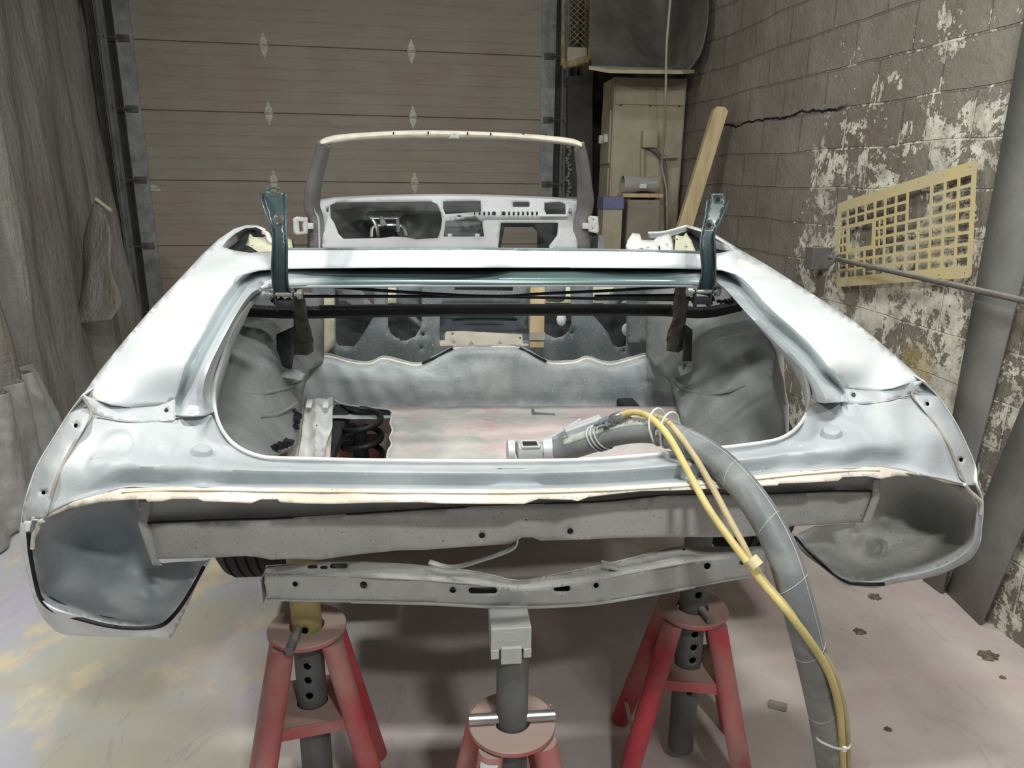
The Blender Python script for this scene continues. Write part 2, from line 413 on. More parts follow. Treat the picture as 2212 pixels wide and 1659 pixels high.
def m_wall():
    t = NT('peeling_painted_block'); tc = t.n('ShaderNodeTexCoord'); o = tc.outputs['Object']
    # object space: x along the wall, y out of it, z up
    mp = t.n('ShaderNodeMapping'); mp.inputs['Rotation'].default_value = (math.radians(90), 0, 0); t.l(o, mp.inputs[0])
    sx = t.n('ShaderNodeSeparateXYZ'); t.l(o, sx.inputs[0]); X, Y, Z = sx.outputs
    wob = t.ramp(t.noise(1.6, 3, 0.5), 0.3, 0.7, -0.012, 0.012)
    cb = t.n('ShaderNodeCombineXYZ'); t.l(X, cb.inputs[0]); t.l(t.math('ADD', t.math('ADD', Z, wob), 0.085), cb.inputs[1])
    br = t.n('ShaderNodeTexBrick'); br.offset = 0.5; t.l(cb.outputs[0], br.inputs['Vector'])
    br.inputs['Scale'].default_value = 1; br.inputs['Brick Width'].default_value = 0.40; br.inputs['Row Height'].default_value = 0.187
    br.inputs['Mortar Size'].default_value = 0.006; br.inputs['Mortar Smooth'].default_value = 0.35; br.inputs['Bias'].default_value = 0
    mort = br.outputs['Fac']
    base = t.mix(t.ramp(t.noise(2.0, 5, 0.6), 0.35, 0.68), lin((150, 144, 134)), lin((126, 116, 105)))
    base = t.mix(t.ramp(t.noise(5, 5, 0.6), 0.58, 0.7, 0, 0.6), base, lin((132, 112, 104)))
    # flaked paint: mostly near the door-less end, along the joints
    near = t.ramp(X, 1.5, 1.15, 0.0, 1.0)                  # smooth patch beyond x = 1.35
    far = t.math('MULTIPLY', t.ramp(X, 1.6, 2.5, 0, 1), t.ramp(Z, 1.75, 2.0, 0, 0.6))
    dens = t.math('MAXIMUM', near, far)
    low = t.ramp(Z, 2.4, 1.6, 0.45, 1.0)
    dens = t.math('MULTIPLY', dens, low)
    nn = t.math('ADD', t.noise(4.6, 10, 0.78, dist=0.3), t.math('MULTIPLY', t.math('SUBTRACT', t.noise(24, 8, 0.8, stretch=(1, 1, 0.55)), 0.12), 0.46))
    nn = t.math('ADD', nn, t.math('MULTIPLY', mort, 0.05))
    thr = t.math('SUBTRACT', nn, t.ramp(dens, 0, 1, 0.93, 0.652))
    flake = t.ramp(thr, 0.0, 0.012, 0, 1)
    edge = t.ramp(t.math('ABSOLUTE', thr), 0.0, 0.012, 1, 0)
    col = t.mix(t.math('MULTIPLY', mort, 0.35), base, lin((104, 98, 90)))
    fc = t.mix(t.ramp(t.noise(11, 5), 0.4, 0.65), lin((238, 234, 218)), lin((186, 180, 166)))
    col = t.mix(flake, col, fc)
    thr2 = t.math('SUBTRACT', t.noise(5.1, 8, 0.7, dist=0.5), t.ramp(dens, 0, 1, 0.95, 0.60))
    col = t.mix(t.ramp(thr2, 0, 0.02, 0, 0.75), col, lin((128, 118, 108)))
    # dark open crack along one course
    cz_ = t.math('ABSOLUTE', t.math('SUBTRACT', t.math('ADD', Z, t.ramp(t.noise(5, 5, 0.6), 0.3, 0.7, -0.02, 0.02)), 1.975))
    crk = t.math('MULTIPLY', t.ramp(cz_, 0.004, 0.010, 1, 0), t.math('MULTIPLY', t.ramp(X, 0.95, 1.1, 0, 1), t.ramp(X, 2.3, 2.5, 1, 0)))
    col = t.mix(crk, col, lin((34, 30, 28)))
    # one yellowed block low on the wall
    yb = t.math('MULTIPLY', t.ramp(t.math('ABSOLUTE', t.math('SUBTRACT', X, 0.28)), 0.07, 0.11, 1, 0), t.ramp(t.math('ABSOLUTE', t.math('SUBTRACT', Z, 0.80)), 0.10, 0.2, 1, 0))
    col = t.mix(t.math('MULTIPLY', yb, 0.6), col, lin((196, 176, 112)))
    h = t.math('SUBTRACT', t.math('MULTIPLY', t.noise(38, 6, 0.7), 0.3), t.math('MULTIPLY', mort, 1.6))
    h = t.math('SUBTRACT', h, t.math('MULTIPLY', flake, 0.5)); h = t.math('ADD', h, t.noise(4, 4, 0.6))
    return t.fin(col, 0.85, 0, t.bump(h, 0.95, 0.022), 0.2)
def wall_obj(name, p, u, L0, L1, H, mat):
    """thick wall, object x along it, y into the wall, z up; face at local y=0"""
    n = Vector((u.y, -u.x, 0))
    bm = box(((L0+L1)/2, -0.1 if False else 0.1, H/2), (L1-L0, 0.2, H))
    o = struct(name, bm, mat, smooth=0)
    o.matrix_world = Matrix.Translation(p) @ Matrix((u, Vector((0, 0, 1)).cross(u), (0, 0, 1))).transposed().to_4x4()
    return o
# right wall: local y must point away from the room => use direction -WU x
wr = box((0, 0, 0), (1, 1, 1)); bmesh.ops.scale(wr, vec=(6.6, 0.2, 4.2), verts=wr.verts)
bmesh.ops.translate(wr, vec=(1.5, -0.1, 2.1), verts=wr.verts)
wro = struct('wall_right', wr, m_wall(), smooth=0)
wro.matrix_world = Matrix.Translation(W0) @ Matrix((WU, WN, (0, 0, 1))).transposed().to_4x4()

backm = plain('sooty_back_wall', (92, 88, 82), 0.9, 0, 0.2, 4, 0.3, 30)
def back(name, s0, s1, z0, z1, off=-0.10, th=0.2, mat=None):
    c = D0+DU*((s0+s1)/2)+DN*(off-th/2); rot = Matrix.Rotation(-(math.pi/2-(math.pi/2-(math.pi/2-DD)))+0, 3, 'Z')
    a = math.atan2(DU.y, DU.x)
    return box((c.x, c.y, (z0+z1)/2), (s1-s0, th, z1-z0), Matrix.Rotation(a, 3, 'Z'))
struct('wall_back', merge(back('b', 1.06, 2.2, 0, 4.2), back('b', -4.2, -2.42, 0, 4.2), back('b', -2.42, 1.06, 3.5, 4.2)), backm, smooth=0)
struct('wall_left', box((-3.6, 2.9, 2.1), (0.2, 8.6, 4.2)), backm, smooth=0)
struct('ceiling', box((-0.6, 2.6, 4.3), (6.6, 9.2, 0.2)), plain('dark_ceiling', (70, 68, 64), 0.9), smooth=0)

# ---- sectional garage door
def m_door():
    t = NT('brown_dusted_door_panel'); X, Y, Z = t.sep()
    col = t.mix(t.ramp(t.noise(1.6, 4, 0.5), 0.4, 0.62), lin((164, 156, 142)), lin((162, 146, 134)))
    st = t.math('MULTIPLY', t.ramp(t.noise(3.0, 5, 0.6, stretch=(1, 1, 6)), 0.48, 0.66), 0.5)
    col = t.mix(st, col, lin((146, 138, 124)))
    col = t.mix(t.math('MULTIPLY', t.blob((-2.15, 6.2, 1.56), (0.5, 0.3, 0.18)), 0.25), col, lin((170, 150, 138)))
    return t.fin(col, 0.65, 0, t.bump(t.noise(160, 3), 0.05, 0.004), 0.35)
doorm = m_door()
door = empty('door_1', (D0.x, D0.y, 0), 'brown sectional overhead garage door behind the car body', None); door['kind'] = 'structure'
S0, S1 = -2.38, 1.02; rowz = [0.0, 0.555, 1.085, 1.60, 2.125, 2.625, 3.15, 3.65]
def door_panel(z0, z1):
    prof = []; N = 6; h = (z1-z0-0.005)/N
    for k in range(N):
        a = z0+0.0025+k*h
        prof += [(0.0, a+0.002), (0.0, a+h-0.010), (-0.003, a+h-0.008), (-0.003, a+h-0.002)]
    prof = [(-0.006, z0+0.001)] + prof + [(0.0, z1-0.003), (-0.006, z1-0.001)]
    bm = bmesh.new(); A, B = [], []
    for d, z in prof:
        a = D0+DU*S0+DN*d; b = D0+DU*S1+DN*d; A.append(bm.verts.new((a.x, a.y, z))); B.append(bm.verts.new((b.x, b.y, z)))
    for i in range(len(A)-1): bm.faces.new((A[i], B[i], B[i+1], A[i+1]))
    bmesh.ops.recalc_face_normals(bm, faces=bm.faces); face_cam(bm)
    return bm
for z0, z1 in zip(rowz, rowz[1:]):
    p = obj('door_panel', door_panel(z0, z1), doorm, door, smooth=0, thick=0.035)
doorsteel = plain('dusty_hinge_steel', (206, 202, 182), 0.55, 0.2, 0.15, 30, 0.1, 80)
def hinge_plate(c):
    """strap hinge: two pointed leaves, knuckle, bolts"""
    o2 = []
    for s in (1, -1):
        pts = [(-0.028, 0.006*s), (0.028, 0.006*s), (0.026, 0.035*s), (0.012, 0.062*s), (0.008, 0.088*s), (-0.008, 0.088*s), (-0.012, 0.062*s), (-0.026, 0.035*s)]
        o2.append(prism([c+DU*x+Vector((0, 0, z))+DN*0.002 for x, z in pts], DN*0.004))
        for z in (0.035, 0.07):
            q = c+Vector((0, 0, z*s))+DN*0.004
            o2.append(tube([q, q+DN*0.009], 0.008, 1, 6))
    o2.append(tube([c-DU*0.035+DN*0.008, c+DU*0.035+DN*0.008], 0.008, 1, 8))
    return merge(*o2)
for s in (-1.315, -0.175):
    for z in rowz[1:6]:
        obj('hinge', hinge_plate(D0+DU*s+Vector((0, 0, z-0.005))), doorsteel, door, smooth=30)
nb = PD(331, 410, 0.004)
obj('badge', merge(box(nb, (0.11, 0.008, 0.022), Matrix.Rotation(math.atan2(DU.y, DU.x), 3, 'Z')), prism([nb+DU*x+Vector((0, 0, z+0.014)) for x, z in ((-0.045, 0), (0.045, 0), (0.03, 0.018), (0.0, 0.026), (-0.03, 0.018))], DN*0.004)), doorsteel, door, smooth=0)

trackm = plain('grey_blue_track_steel', (162, 164, 162), 0.5, 0.25, 0.18, 12, 0.15, 60)
tr_dark = plain('dusty_track_steel', (104, 100, 94), 0.6, 0.2, 0.2, 12, 0.15, 60)
def trk(name, s_edge, side, label):
    """end stile, angle iron, roller channel and roller brackets of one side; side=+1 right"""
    root = empty(name, (D0+DU*s_edge), label, 'door track')
    def seg(a, b, off, th, m, nm):
        c = D0+DU*((a+b)/2*side+s_edge)+DN*off
        return obj(nm, box((c.x, c.y, 2.0), (abs(b-a), th, 4.0), Matrix.Rotation(math.atan2(DU.y, DU.x), 3, 'Z')), m, root, smooth=0)
    seg(-0.12, 0.0, 0.008, 0.010, trackm, 'end_stile')
    # C-channel
    q = [(0.05, 0.10), (0.05, 0.045), (0.056, 0.04), (0.094, 0.04), (0.10, 0.045), (0.10, 0.10)]
    bm = bmesh.new(); A, B = [], []
    for x, d in q:
        p = D0+DU*(s_edge+x*side)+DN*d; A.append(bm.verts.new((p.x, p.y, 0.0))); B.append(bm.verts.new((p.x, p.y, 4.0)))
    for i in range(len(A)-1): bm.faces.new((A[i], A[i+1], B[i+1], B[i]))
    obj('roller_channel', bm, trackm, root, smooth=0, thick=0.003, off=0)
    seg(0.11, 0.115, 0.05, 0.09, tr_dark, 'angle_iron')
    seg(0.115, 0.19, 0.012, 0.006, tr_dark, 'jamb_plate')
    for z in rowz[1:7]:
        p = D0+DU*(s_edge-0.055*side)+Vector((0, 0, z))
        pin = tube([p+DN*0.03, p+DU*0.13*side+DN*0.065], 0.006, 1, 8)
        br = box(p+DN*0.018, (0.085, 0.02, 0.05), Matrix.Rotation(math.atan2(DU.y, DU.x), 3, 'Z'), 0.003)
        obj('roller_bracket', merge(br, pin), tr_dark, root, smooth=30)
    return root
trk('door_track', -2.38, -1, 'vertical steel roller track at the left side of the garage door beside the curtain')
trk('door_track', 1.02, 1, 'vertical steel roller track at the right side of the garage door beside the cabinet')
jm = plain('olive_jamb_wood', (120, 110, 84), 0.8, 0, 0.15, 12, 0.1)
cj = D0+DU*1.30+DN*(-0.02)
struct('trim_1', box((cj.x, cj.y, 2.05), (0.10, 0.08, 4.1), Matrix.Rotation(math.atan2(DU.y, DU.x), 3, 'Z')), jm, smooth=0)
cj = D0-DU*2.66
struct('trim_2', box((cj.x, cj.y-0.02, 2.05), (0.16, 0.10, 4.1), Matrix.Rotation(math.atan2(DU.y, DU.x), 3, 'Z')), backm, smooth=0)

# ---- curtain of dusty sheeting on the left
def m_curt():
    t = NT('dusty_silver_tarp'); X, Y, Z = t.sep()
    col = t.mix(t.ramp(t.noise(2.2, 5, 0.6, stretch=(3, 3, 0.5)), 0.35, 0.65), lin((164, 162, 156)), lin((130, 125, 115)))
    col = t.mix(t.math('MULTIPLY', t.ramp(t.noise(5, 4, 0.6, stretch=(4, 4, 0.5)), 0.58, 0.7), 0.35), col, lin((160, 142, 112)))
    h = t.math('ADD', t.math('MULTIPLY', t.noise(16, 5, 0.6, stretch=(2.5, 2.5, 0.35)), 2.0), t.noise(34, 4, 0.6))
    return t.fin(col, 0.55, 0.05, t.bump(h, 0.5, 0.02), 0.4)
curtm = m_curt()
def curtain(path, z0, z1, nf, amp, seed, crump=0.0, lean=0.0):
    rs = random.Random(seed); fr = [(rs.uniform(0.7, 1.3)*nf, rs.uniform(0, 6), rs.uniform(0.4, 1)) for _ in range(4)]
    pts = crom(path, 90); bm = bmesh.new(); nz = 70; G = []
    for i, p in enumerate(pts):
        u = i/(len(pts)-1); t = (pts[min(i+1, len(pts)-1)]-pts[max(i-1, 0)]).normalized(); n = Vector((t.y, -t.x, 0)); c = []
        for j in range(nz+1):
            v = j/nz; z = z0+(z1-z0)*v
            d = sum(a*math.sin(f*6.283*(u+0.03*math.sin(3*v+g))+g) for f, g, a in fr)*amp*(0.55+0.7*(1-v))
            d += crump*math.sin(23*u+9*v)*math.sin(17*v+5*u+2)*(1-v)
            d += crump*0.5*math.sin(61*u-19*v+1)*math.sin(37*v+30*u)
            c.append(bm.verts.new(Vector((p.x, p.y, z))+n*d+Vector((lean*(1-v), 0, 0))))
        G.append(c)
    for a, b in zip(G, G[1:]):
        for j in range(nz): bm.faces.new((a[j], b[j], b[j+1], a[j+1]))
    bmesh.ops.recalc_face_normals(bm, faces=bm.faces)
    return bm
tag(obj('dust_curtain', curtain([(-2.62, 6.15, 0), (-2.47, 5.2, 0), (-2.30, 4.2, 0), (-2.22, 3.3, 0), (-2.3, 2.5, 0)], 0.02, 4.15, 9, 0.035, 5, 0.012, 0.12), curtm, thick=0.002),
    'tall grey dusty curtain hanging in long folds left of the garage door', 'curtain')
tag(obj('tarp', curtain([(-2.20, 4.0, 0), (-2.06, 3.7, 0), (-1.98, 3.35, 0), (-2.1, 2.9, 0)], 0.01, 0.66, 5, 0.035, 11, 0.007, 0.06), plain('silver_crumpled_tarp', (180, 179, 174), 0.45, 0.1, 0.16, 6, 1.0, 13), thick=0.002),
    'crumpled silver tarp piled at the foot of the hanging curtain', 'tarp')
# loose sheet strip with a clip hanging at the curtain's edge
q = [[P(215, 430, 5.0), P(238, 500, 4.9), P(240, 580, 4.8), P(262, 650, 4.75), P(240, 690, 4.7)],
     [P(200, 440, 5.0), P(205, 520, 4.95), P(190, 590, 4.9), P(182, 650, 4.85), P(165, 700, 4.8)],
     [P(196, 450, 5.1), P(180, 520, 5.05), P(178, 600, 5.0), P(170, 660, 4.95), P(160, 710, 4.9)]]
tag(obj('loose_sheeting', loft(q, 8, 6), curtm, thick=0.002), 'torn strip of sheeting hanging from the curtain edge beside the door track', 'sheeting')
tag(obj('clamp_rod', tube([P(207, 430, 4.97), P(240, 455, 4.93)], 0.012, 1, 10), MT['cream']), 'short pale rod clipping the torn sheeting at the curtain edge', 'clip')

# ---- right rear corner: cabinet, sheeting, plank
cabm = plain('dusty_tan_cabinet', (176, 166, 144), 0.65, 0, 0.1, 5, 0.1, 60)
CX0, CX1, CY, CZ = 1.28, 1.81, 5.42, 2.34
A_ = math.radians(-2)
cab = empty('electrical_cabinet', (1.56, 5.6, 0), 'tall dusty tan steel cabinet in the corner right of the garage door', 'cabinet')
def cbox(x0, x1, y0, y1, z0, z1, bev=0.004): return box(((x0+x1)/2, (y0+y1)/2, (z0+z1)/2), (x1-x0, y1-y0, z1-z0), None, bev)
obj('cabinet_body', cbox(CX0, CX1, CY, 5.78, 0.02, CZ), cabm, cab, smooth=0)
obj('front_panel', cbox(CX0+0.01, CX1-0.01, CY-0.012, CY, 0.10, 2.145), cabm, cab, smooth=0)
obj('top_panel', cbox(CX0+0.01, CX1-0.01, CY-0.012, CY, 2.155, CZ-0.006), cabm, cab, smooth=0)
obj('side_door', cbox(CX0-0.012, CX0, CY+0.04, 5.74, 1.75, 2.12), cabm, cab, smooth=0)
obj('side_door', cbox(CX0-0.012, CX0, CY+0.04, 5.74, 0.3, 1.72), cabm, cab, smooth=0)
for yy in (CY+0.10, 5.68): obj('latch', box((CX0-0.025, yy, 1.93), (0.03, 0.03, 0.06), None, 0.004), MT['cream'], cab, smooth=0)
for xx in (CX0+0.05, (CX0+CX1)/2, CX1-0.05): obj('screw', tube([(xx, CY-0.012, 2.15), (xx, CY-0.018, 2.15)], 0.006, 1, 8), MT['dark'], cab)
js = P(1402, 300, CY-0.05)
jb = empty('junction_box', (js.x, CY-0.05, js.z-0.06), 'square junction box with conduit on the front of the tan cabinet', 'electrical box')
obj('box_body', box((js.x, CY-0.045, js.z), (0.10, 0.065, 0.115), None, 0.005), cabm, jb, smooth=30)
obj('cover_plate', box((js.x, CY-0.081, js.z), (0.108, 0.006, 0.122), None, 0.002), cabm, jb, smooth=30)
obj('conduit', tube([P(1388, 322, CY-0.045), P(1388, 400, CY-0.045)], 0.014, 1, 10), cabm, jb)
obj('cable_elbow', tube([P(1402, 318, CY-0.05), P(1420, 330, CY-0.06), P(1434, 350, CY-0.06), P(1438, 380, CY-0.06), P(1440, 530, CY-0.05)], 0.013, 6, 10), MT['steeldust'], jb)
tag(obj('hanging_cable', tube([P(1448, 0, 5.0), P(1440, 100, 4.98), P(1438, 200, 5.0), P(1434, 300, 5.22), P(1430, 360, 5.33), P(1440, 420, 5.33), P(1441, 560, 5.33)], 0.008, 6, 8), cabm), 'thin tan cable hanging from the ceiling in front of the cabinet', 'cable')
tag(obj('clamp_bar', merge(box(P(1446, 338, 5.34), (0.125, 0.02, 0.022), Matrix.Rotation(-0.06, 3, 'Y')), box(P(1432, 338, 5.33), (0.03, 0.03, 0.034)), box(P(1464, 336, 5.33), (0.014, 0.02, 0.03))), cabm, smooth=0), 'small tan bar clamp holding the cable against the cabinet', 'clamp')
# lid board with upturned sheet
lid = [P(1272, 150, 5.15), P(1316, 158, 5.05), P(1474, 160, 5.05), P(1500, 158, 5.15), P(1440, 150, 5.8), P(1300, 148, 5.8)]
tag(obj('lid_board', prism(lid, (0, 0, 0.022)), cabm, smooth=0), 'flat tan board lying across the top of the corner cabinet', 'board')
sh = [[P(1275, -40, 5.7), P(1274, 40, 5.6), P(1276, 110, 5.45), P(1278, 145, 5.3)],
      [P(1350, -40, 5.75), P(1348, 40, 5.7), P(1352, 110, 5.5), P(1352, 146, 5.3)],
      [P(1440, -40, 5.8), P(1438, 40, 5.75), P(1436, 110, 5.6), P(1434, 148, 5.35)],
      [P(1500, -40, 5.28), P(1492, 40, 5.28), P(1470, 110, 5.3), P(1462, 148, 5.3)],
      [P(1530, -40, 5.03), P(1530, 40, 5.03), P(1516, 110, 5.08), P(1490, 152, 5.15)]]
tag(obj('plastic_sheeting', loft(sh, 12, 10), plain('dark_dusty_plastic', (112, 108, 102), 0.5, 0, 0.2, 5, 0.5, 12), thick=0.002), 'dark dusty plastic sheet draped above the corner cabinet', 'sheeting')
# mesh guard above, left of the sheet
g0 = [(1216, -30), (1278, -30), (1276, 130), (1262, 146), (1216, 152)]
mg = empty('mesh_guard', P(1245, 150, 5.9), 'yellowed frame with expanded metal mesh beside the top of the door track', 'mesh guard')
ym = plain('yellowed_dusty_frame', (168, 152, 112), 0.8, 0, 0.25, 24, 0.5, 60)
obj('guard_frame', merge(tube([P(1218, -30, 5.9), P(1216, 142, 5.9)], 0.018, 1, 8), tube([P(1216, 142, 5.9), P(1272, 128, 5.85)], 0.03, 1, 8), tube([P(1274, 130, 5.85), P(1280, -30, 5.85)], 0.016, 1, 8)), ym, mg)
ms = []
for k in range(-4, 22):
    a = k*13
    ms.append(tube([P(1228, a-20, 5.88), P(1266, a+16, 5.86)], 0.003, 1, 4)); ms.append(tube([P(1228, a+16, 5.88), P(1266, a-20, 5.86)], 0.003, 1, 4))
msm = merge(*[m for m in ms]); 
for v in [v for v in msm.verts if v.co.z < P(1245, 118, 5.88).z]: msm.verts.remove(v)
mo = obj('mesh', msm, ym, mg)
obj('guard_base', box(P(1246, 118, 5.87), (0.15, 0.03, 0.10), None, 0.004), cabm, mg, smooth=0)
# brick pier edge with hanging dusty chain between guard and pillar
ch = []
for k in range(26):
    c = P(1228+3*math.sin(k*1.3), 318+k*8, 6.085)
    ch.append(box(c, (0.035, 0.02, 0.022), Matrix.Rotation(k*1.1, 3, 'Y'), 0.004))
tag(obj('door_chain', merge(*ch), plain('dust_crusted_chain', (148, 144, 132), 0.8, 0, 0.3, 40, 0.4), smooth=30), 'dust crusted hoist chain hanging beside the right door track', 'chain')
tag(obj('duct_panel', prism([P(1228, 165, 6.1), P(1280, 160, 6.1), P(1280, 600, 6.1), P(1222, 600, 6.1)], (0, 0.1, 0)), plain('dark_panel', (74, 72, 68), 0.8), smooth=0), 'dark narrow panel between door track and cabinet', 'panel')
# leaning timber plank
pk = [(1548, 232), (1574, 240), (1572, 262), (1492, 500), (1440, 640), (1400, 640), (1462, 490), (1538, 240)]
pA, pB = P(1556, 236, 5.0), PZ(1556, 236, 0)
def plank(x, y):   # leaning: foot nearer than the head
    return P(x, y, 4.98-0.22*(y-236)/400)
wood = NT('weathered_pine'); wn = wood.noise(7, 5, 0.6, stretch=(3, 3, 0.5))
woodm = wood.fin(wood.mix(wood.ramp(wn, 0.35, 0.65), lin((206, 186, 146)), lin((176, 156, 118))), 0.7, 0, wood.bump(wn, 0.2, 0.01), 0.3)
a0, a1 = plank(1524, 236), plank(1572, 242)
top = [plank(*q) for q in ((1543, 234), (1556, 232), (1572, 238), (1572, 262))]
ft = [PZ(1283, 985, 0.02), PZ(1353, 985, 0.02)]
hA, hB = P(1543, 236, 4.66), P(1573, 240, 4.64); fA = P(1340, 872, 4.75); fA.z = 0.005
dv = hB-hA; fB = fA+Vector((dv.x*1.15, dv.y*1.15, 0))
bmk = prism([hA, hA.lerp(hB, .25)+Vector((0, 0, .02)), hA.lerp(hB, .75)+Vector((0, 0, .02)), hB, fB, fA], (0.0, 0.045, 0.0))
tag(obj('timber_plank', bmk, woodm, smooth=0), 'pale timber plank leaning against the block wall beside the cabinet', 'plank')
# small shelf with paint tube-like duct, blue box
sy = 5.32
shf = [P(1338, 418, sy-0.16), P(1428, 414, sy-0.16), P(1426, 412, sy), P(1346, 412, sy)]
shb = empty('wall_shelf', P(1384, 424, sy), 'small wooden shelf board on the front of the tan cabinet', 'shelf')
c = P(1383, 422, sy-0.02)
obj('shelf_board', box(c, (0.295, 0.16, 0.028), None, 0.003), plain('pale_board', (206, 180, 144), 0.7, 0, 0.1, 20), shb, smooth=0)
for dx in (-0.1, 0.1): obj('bracket', prism([c+Vector((dx, 0.08, -0.014)), c+Vector((dx, -0.06, -0.014)), c+Vector((dx, 0.08, -0.13))], (0.012, 0, 0)), cabm, shb, smooth=0)
dz = c.z+0.014
Ry = Matrix.Rotation(math.pi/2, 4, 'Y')
duct = empty('pipe_elbow', (c.x, c.y, dz), 'grey plastic pipe coupling lying on the small shelf', 'pipe')
obj('pipe_body', lathe([(0.055, -0.13), (0.064, -0.13), (0.066, -0.07), (0.052, 0.0), (0.05, 0.05), (0.058, 0.09), (0.060, 0.12), (0.052, 0.12)], c+Vector((-0.005, 0, 0.014+0.066)), 28, Ry), plain('grey_plastic', (172, 172, 166), 0.25, 0, 0.08, 5, 0.05), duct)
obj('paper_label', box(c+Vector((0.0, -0.057, 0.065)), (0.05, 0.002, 0.03)), MT['white'], duct, smooth=0)
bn = empty('shop_bin', (1.40, 5.18, 0), 'tan bin with a blue rim standing in front of the cabinet', 'bin')
bx = P(1322, 470, 5.2)
obj('bin_body', cbox(bx.x-0.085, bx.x+0.055, 5.12, 5.3, 0.0, P(1322, 440, 5.12).z), cabm, bn, smooth=0)
obj('bin_rim', cbox(bx.x-0.090, bx.x+0.06, 5.11, 5.31, P(1322, 452, 5.11).z, P(1322, 425, 5.11).z), plain('faded_blue_plastic', (112, 116, 152), 0.6), bn, smooth=0)
bx = P(1384, 480, 5.2)
tag(obj('tall_box', cbox(bx.x-0.115, bx.x+0.12, 5.14, 5.40, 0.0, P(1384, 432, 5.14).z, 0.008), plain('dusty_grey_carton', (150, 142, 126), 0.8), smooth=0), 'dusty grey tall box standing under the small shelf', 'box')

# ---- right wall: yellow grille, bracket, bar, steel strips
c4 = [PW(*q, 0.02) for q in ((1818, 440), (2118, 345), (2105, 600), (1815, 620))]
def bil(u, v): return (c4[0]*(1-u)+c4[1]*u)*(1-v)+(c4[3]*(1-u)+c4[2]*u)*v
WID, HEI = 86.0, 42.0
cols, rws = 12, 8; mx, my0, my1 = 1.5, 4.2, 4.0
cw = (WID-2*mx)/cols; rh = (HEI-my0-my1)/rws; holes = []
for i in range(cols):
    for j in range(rws):
        if 1 <= i <= 3 and 2 <= j <= 4: continue
        if i in (7, 8) and j <= 2: continue
        x0 = mx+i*cw; y0 = my0+j*rh
        if (i == 0 or i == 4) and 2 <= j <= 4:
            holes.append([(x0+0.5, y0+0.8), (x0+cw/2-0.5, y0+0.8), (x0+cw/2-0.5, y0+rh-0.6), (x0+0.5, y0+rh-0.6)])
            x0 += cw/2; holes.append([(x0+0.2, y0+0.8), (x0+cw/2-0.8, y0+0.8), (x0+cw/2-0.8, y0+rh-0.6), (x0+0.2, y0+rh-0.6)])
            continue
        holes.append([(x0+0.6, y0+0.6), (x0+cw-0.6, y0+0.6), (x0+cw-0.6, y0+rh-0.6), (x0+0.6, y0+rh-0.6)])
x0 = mx+cw*1.25; y0 = my0+2*rh
holes.append([(x0, y0+1.2), (mx+cw*3.75, y0+1.2), (mx+cw*3.75, y0+3*rh-1.4), (x0, y0+3*rh-1.4)])
holes.append([(mx+7*cw+0.7, my0+0.6), (mx+9*cw-0.9, my0+0.6), (mx+9*cw-0.9, my0+3*rh-0.6), (mx+7*cw+0.7, my0+3*rh-0.6)])
for k in range(7):
    holes.append(circ(3+k*13.3, 2.0, 0.45, n=8)); holes.append(circ(3+k*13.3, HEI-1.8, 0.45, n=8))
outl = rbox(0, 0, WID, HEI, 1.5)
gm = plain('yellow_dusty_grille', (214, 196, 138), 0.6, 0, 0.1, 5, 0.1, 60, rgb2=(200, 190, 158))
tag(obj('wall_grille', sheet(outl, holes, 3.0, lambda x, y: bil(x/WID, y/HEI)+WN*(0.022+0.006*math.sin(x/20))), gm, smooth=0, thick=0.004), 'yellow slotted metal plate with rows of square holes on the block wall', 'metal plate')
br = PW(1776, 556, 0.0)
bk = empty('wall_bracket', br, 'grey metal bracket box bolted to the block wall beside the yellow plate', 'bracket')
def wrot(): return Matrix((WU, WN, (0, 0, 1))).transposed()
obj('mount_plate', box(br+WN*0.006, (0.15, 0.012, 0.11), wrot(), 0.002), MT['steeldust'], bk, smooth=0)
obj('mount_block', box(br+WN*0.05-WU*0.03, (0.07, 0.09, 0.11), wrot(), 0.004), MT['steeldust'], bk, smooth=0)
for a, b in ((-0.055, 0.03), (-0.055, -0.03), (0.06, 0.035), (0.06, -0.035)):
    q = br+WU*a+Vector((0, 0, b)); obj('bolt', tube([q+WN*0.01, q+WN*(0.022 if a > 0 else 0.03)], 0.011, 1, 6), MT['steeldust'], bk)
e0 = P(1792, 556, 3.36); e1 = P(2240, 656, 2.15)
barr = empty('steel_bar', e0, 'long round steel bar reaching out from the wall bracket across the yellow plate', 'bar')
obj('bar', tube([e0, e1], 0.0115, 1, 14), MT['steeldust'], barr)
m1, m2 = e0.lerp(e1, 0.26), e0.lerp(e1, 0.30)
for k in (0.27, 0.62, 0.66, 0.79): 
    q = e0.lerp(e1, k); obj('bar_collar', tube([q, e0.lerp(e1, k+0.006)], 0.014, 1, 14), MT['steeldust'], barr)
t0 = P(1812, 553, 3.3)
obj('eye_handle', merge(tube([P(1784, 578, 3.28), P(1798, 566, 3.25), P(1806, 552, 3.24), P(1816, 550, 3.24)], 0.009, 5, 10), tube([P(1806, 560, 3.27), P(1808, 585, 3.27)], 0.007, 1, 8)), MT['steeldust'], barr)
stm = plain('grey_painted_steel_strip', (140, 140, 136), 0.55, 0.1, 0.12, 4, 0.15, 40)
def wq(x, y, off): return PW(x, y, off)
aL, aR = [wq(2240, -120, .03), wq(2182, 200, .03), wq(2082, 760, .03), wq(2006, 1251, .03)], [wq(2390, -120, .03), wq(2292, 200, .03), wq(2166, 760, .03), wq(2063, 1290, .03)]
for L in (aL, aR): L[3] = L[2]+(L[2]-L[0])*((L[2].z)/(L[0].z-L[2].z)); L[1] = L[0].lerp(L[3], 0.5)
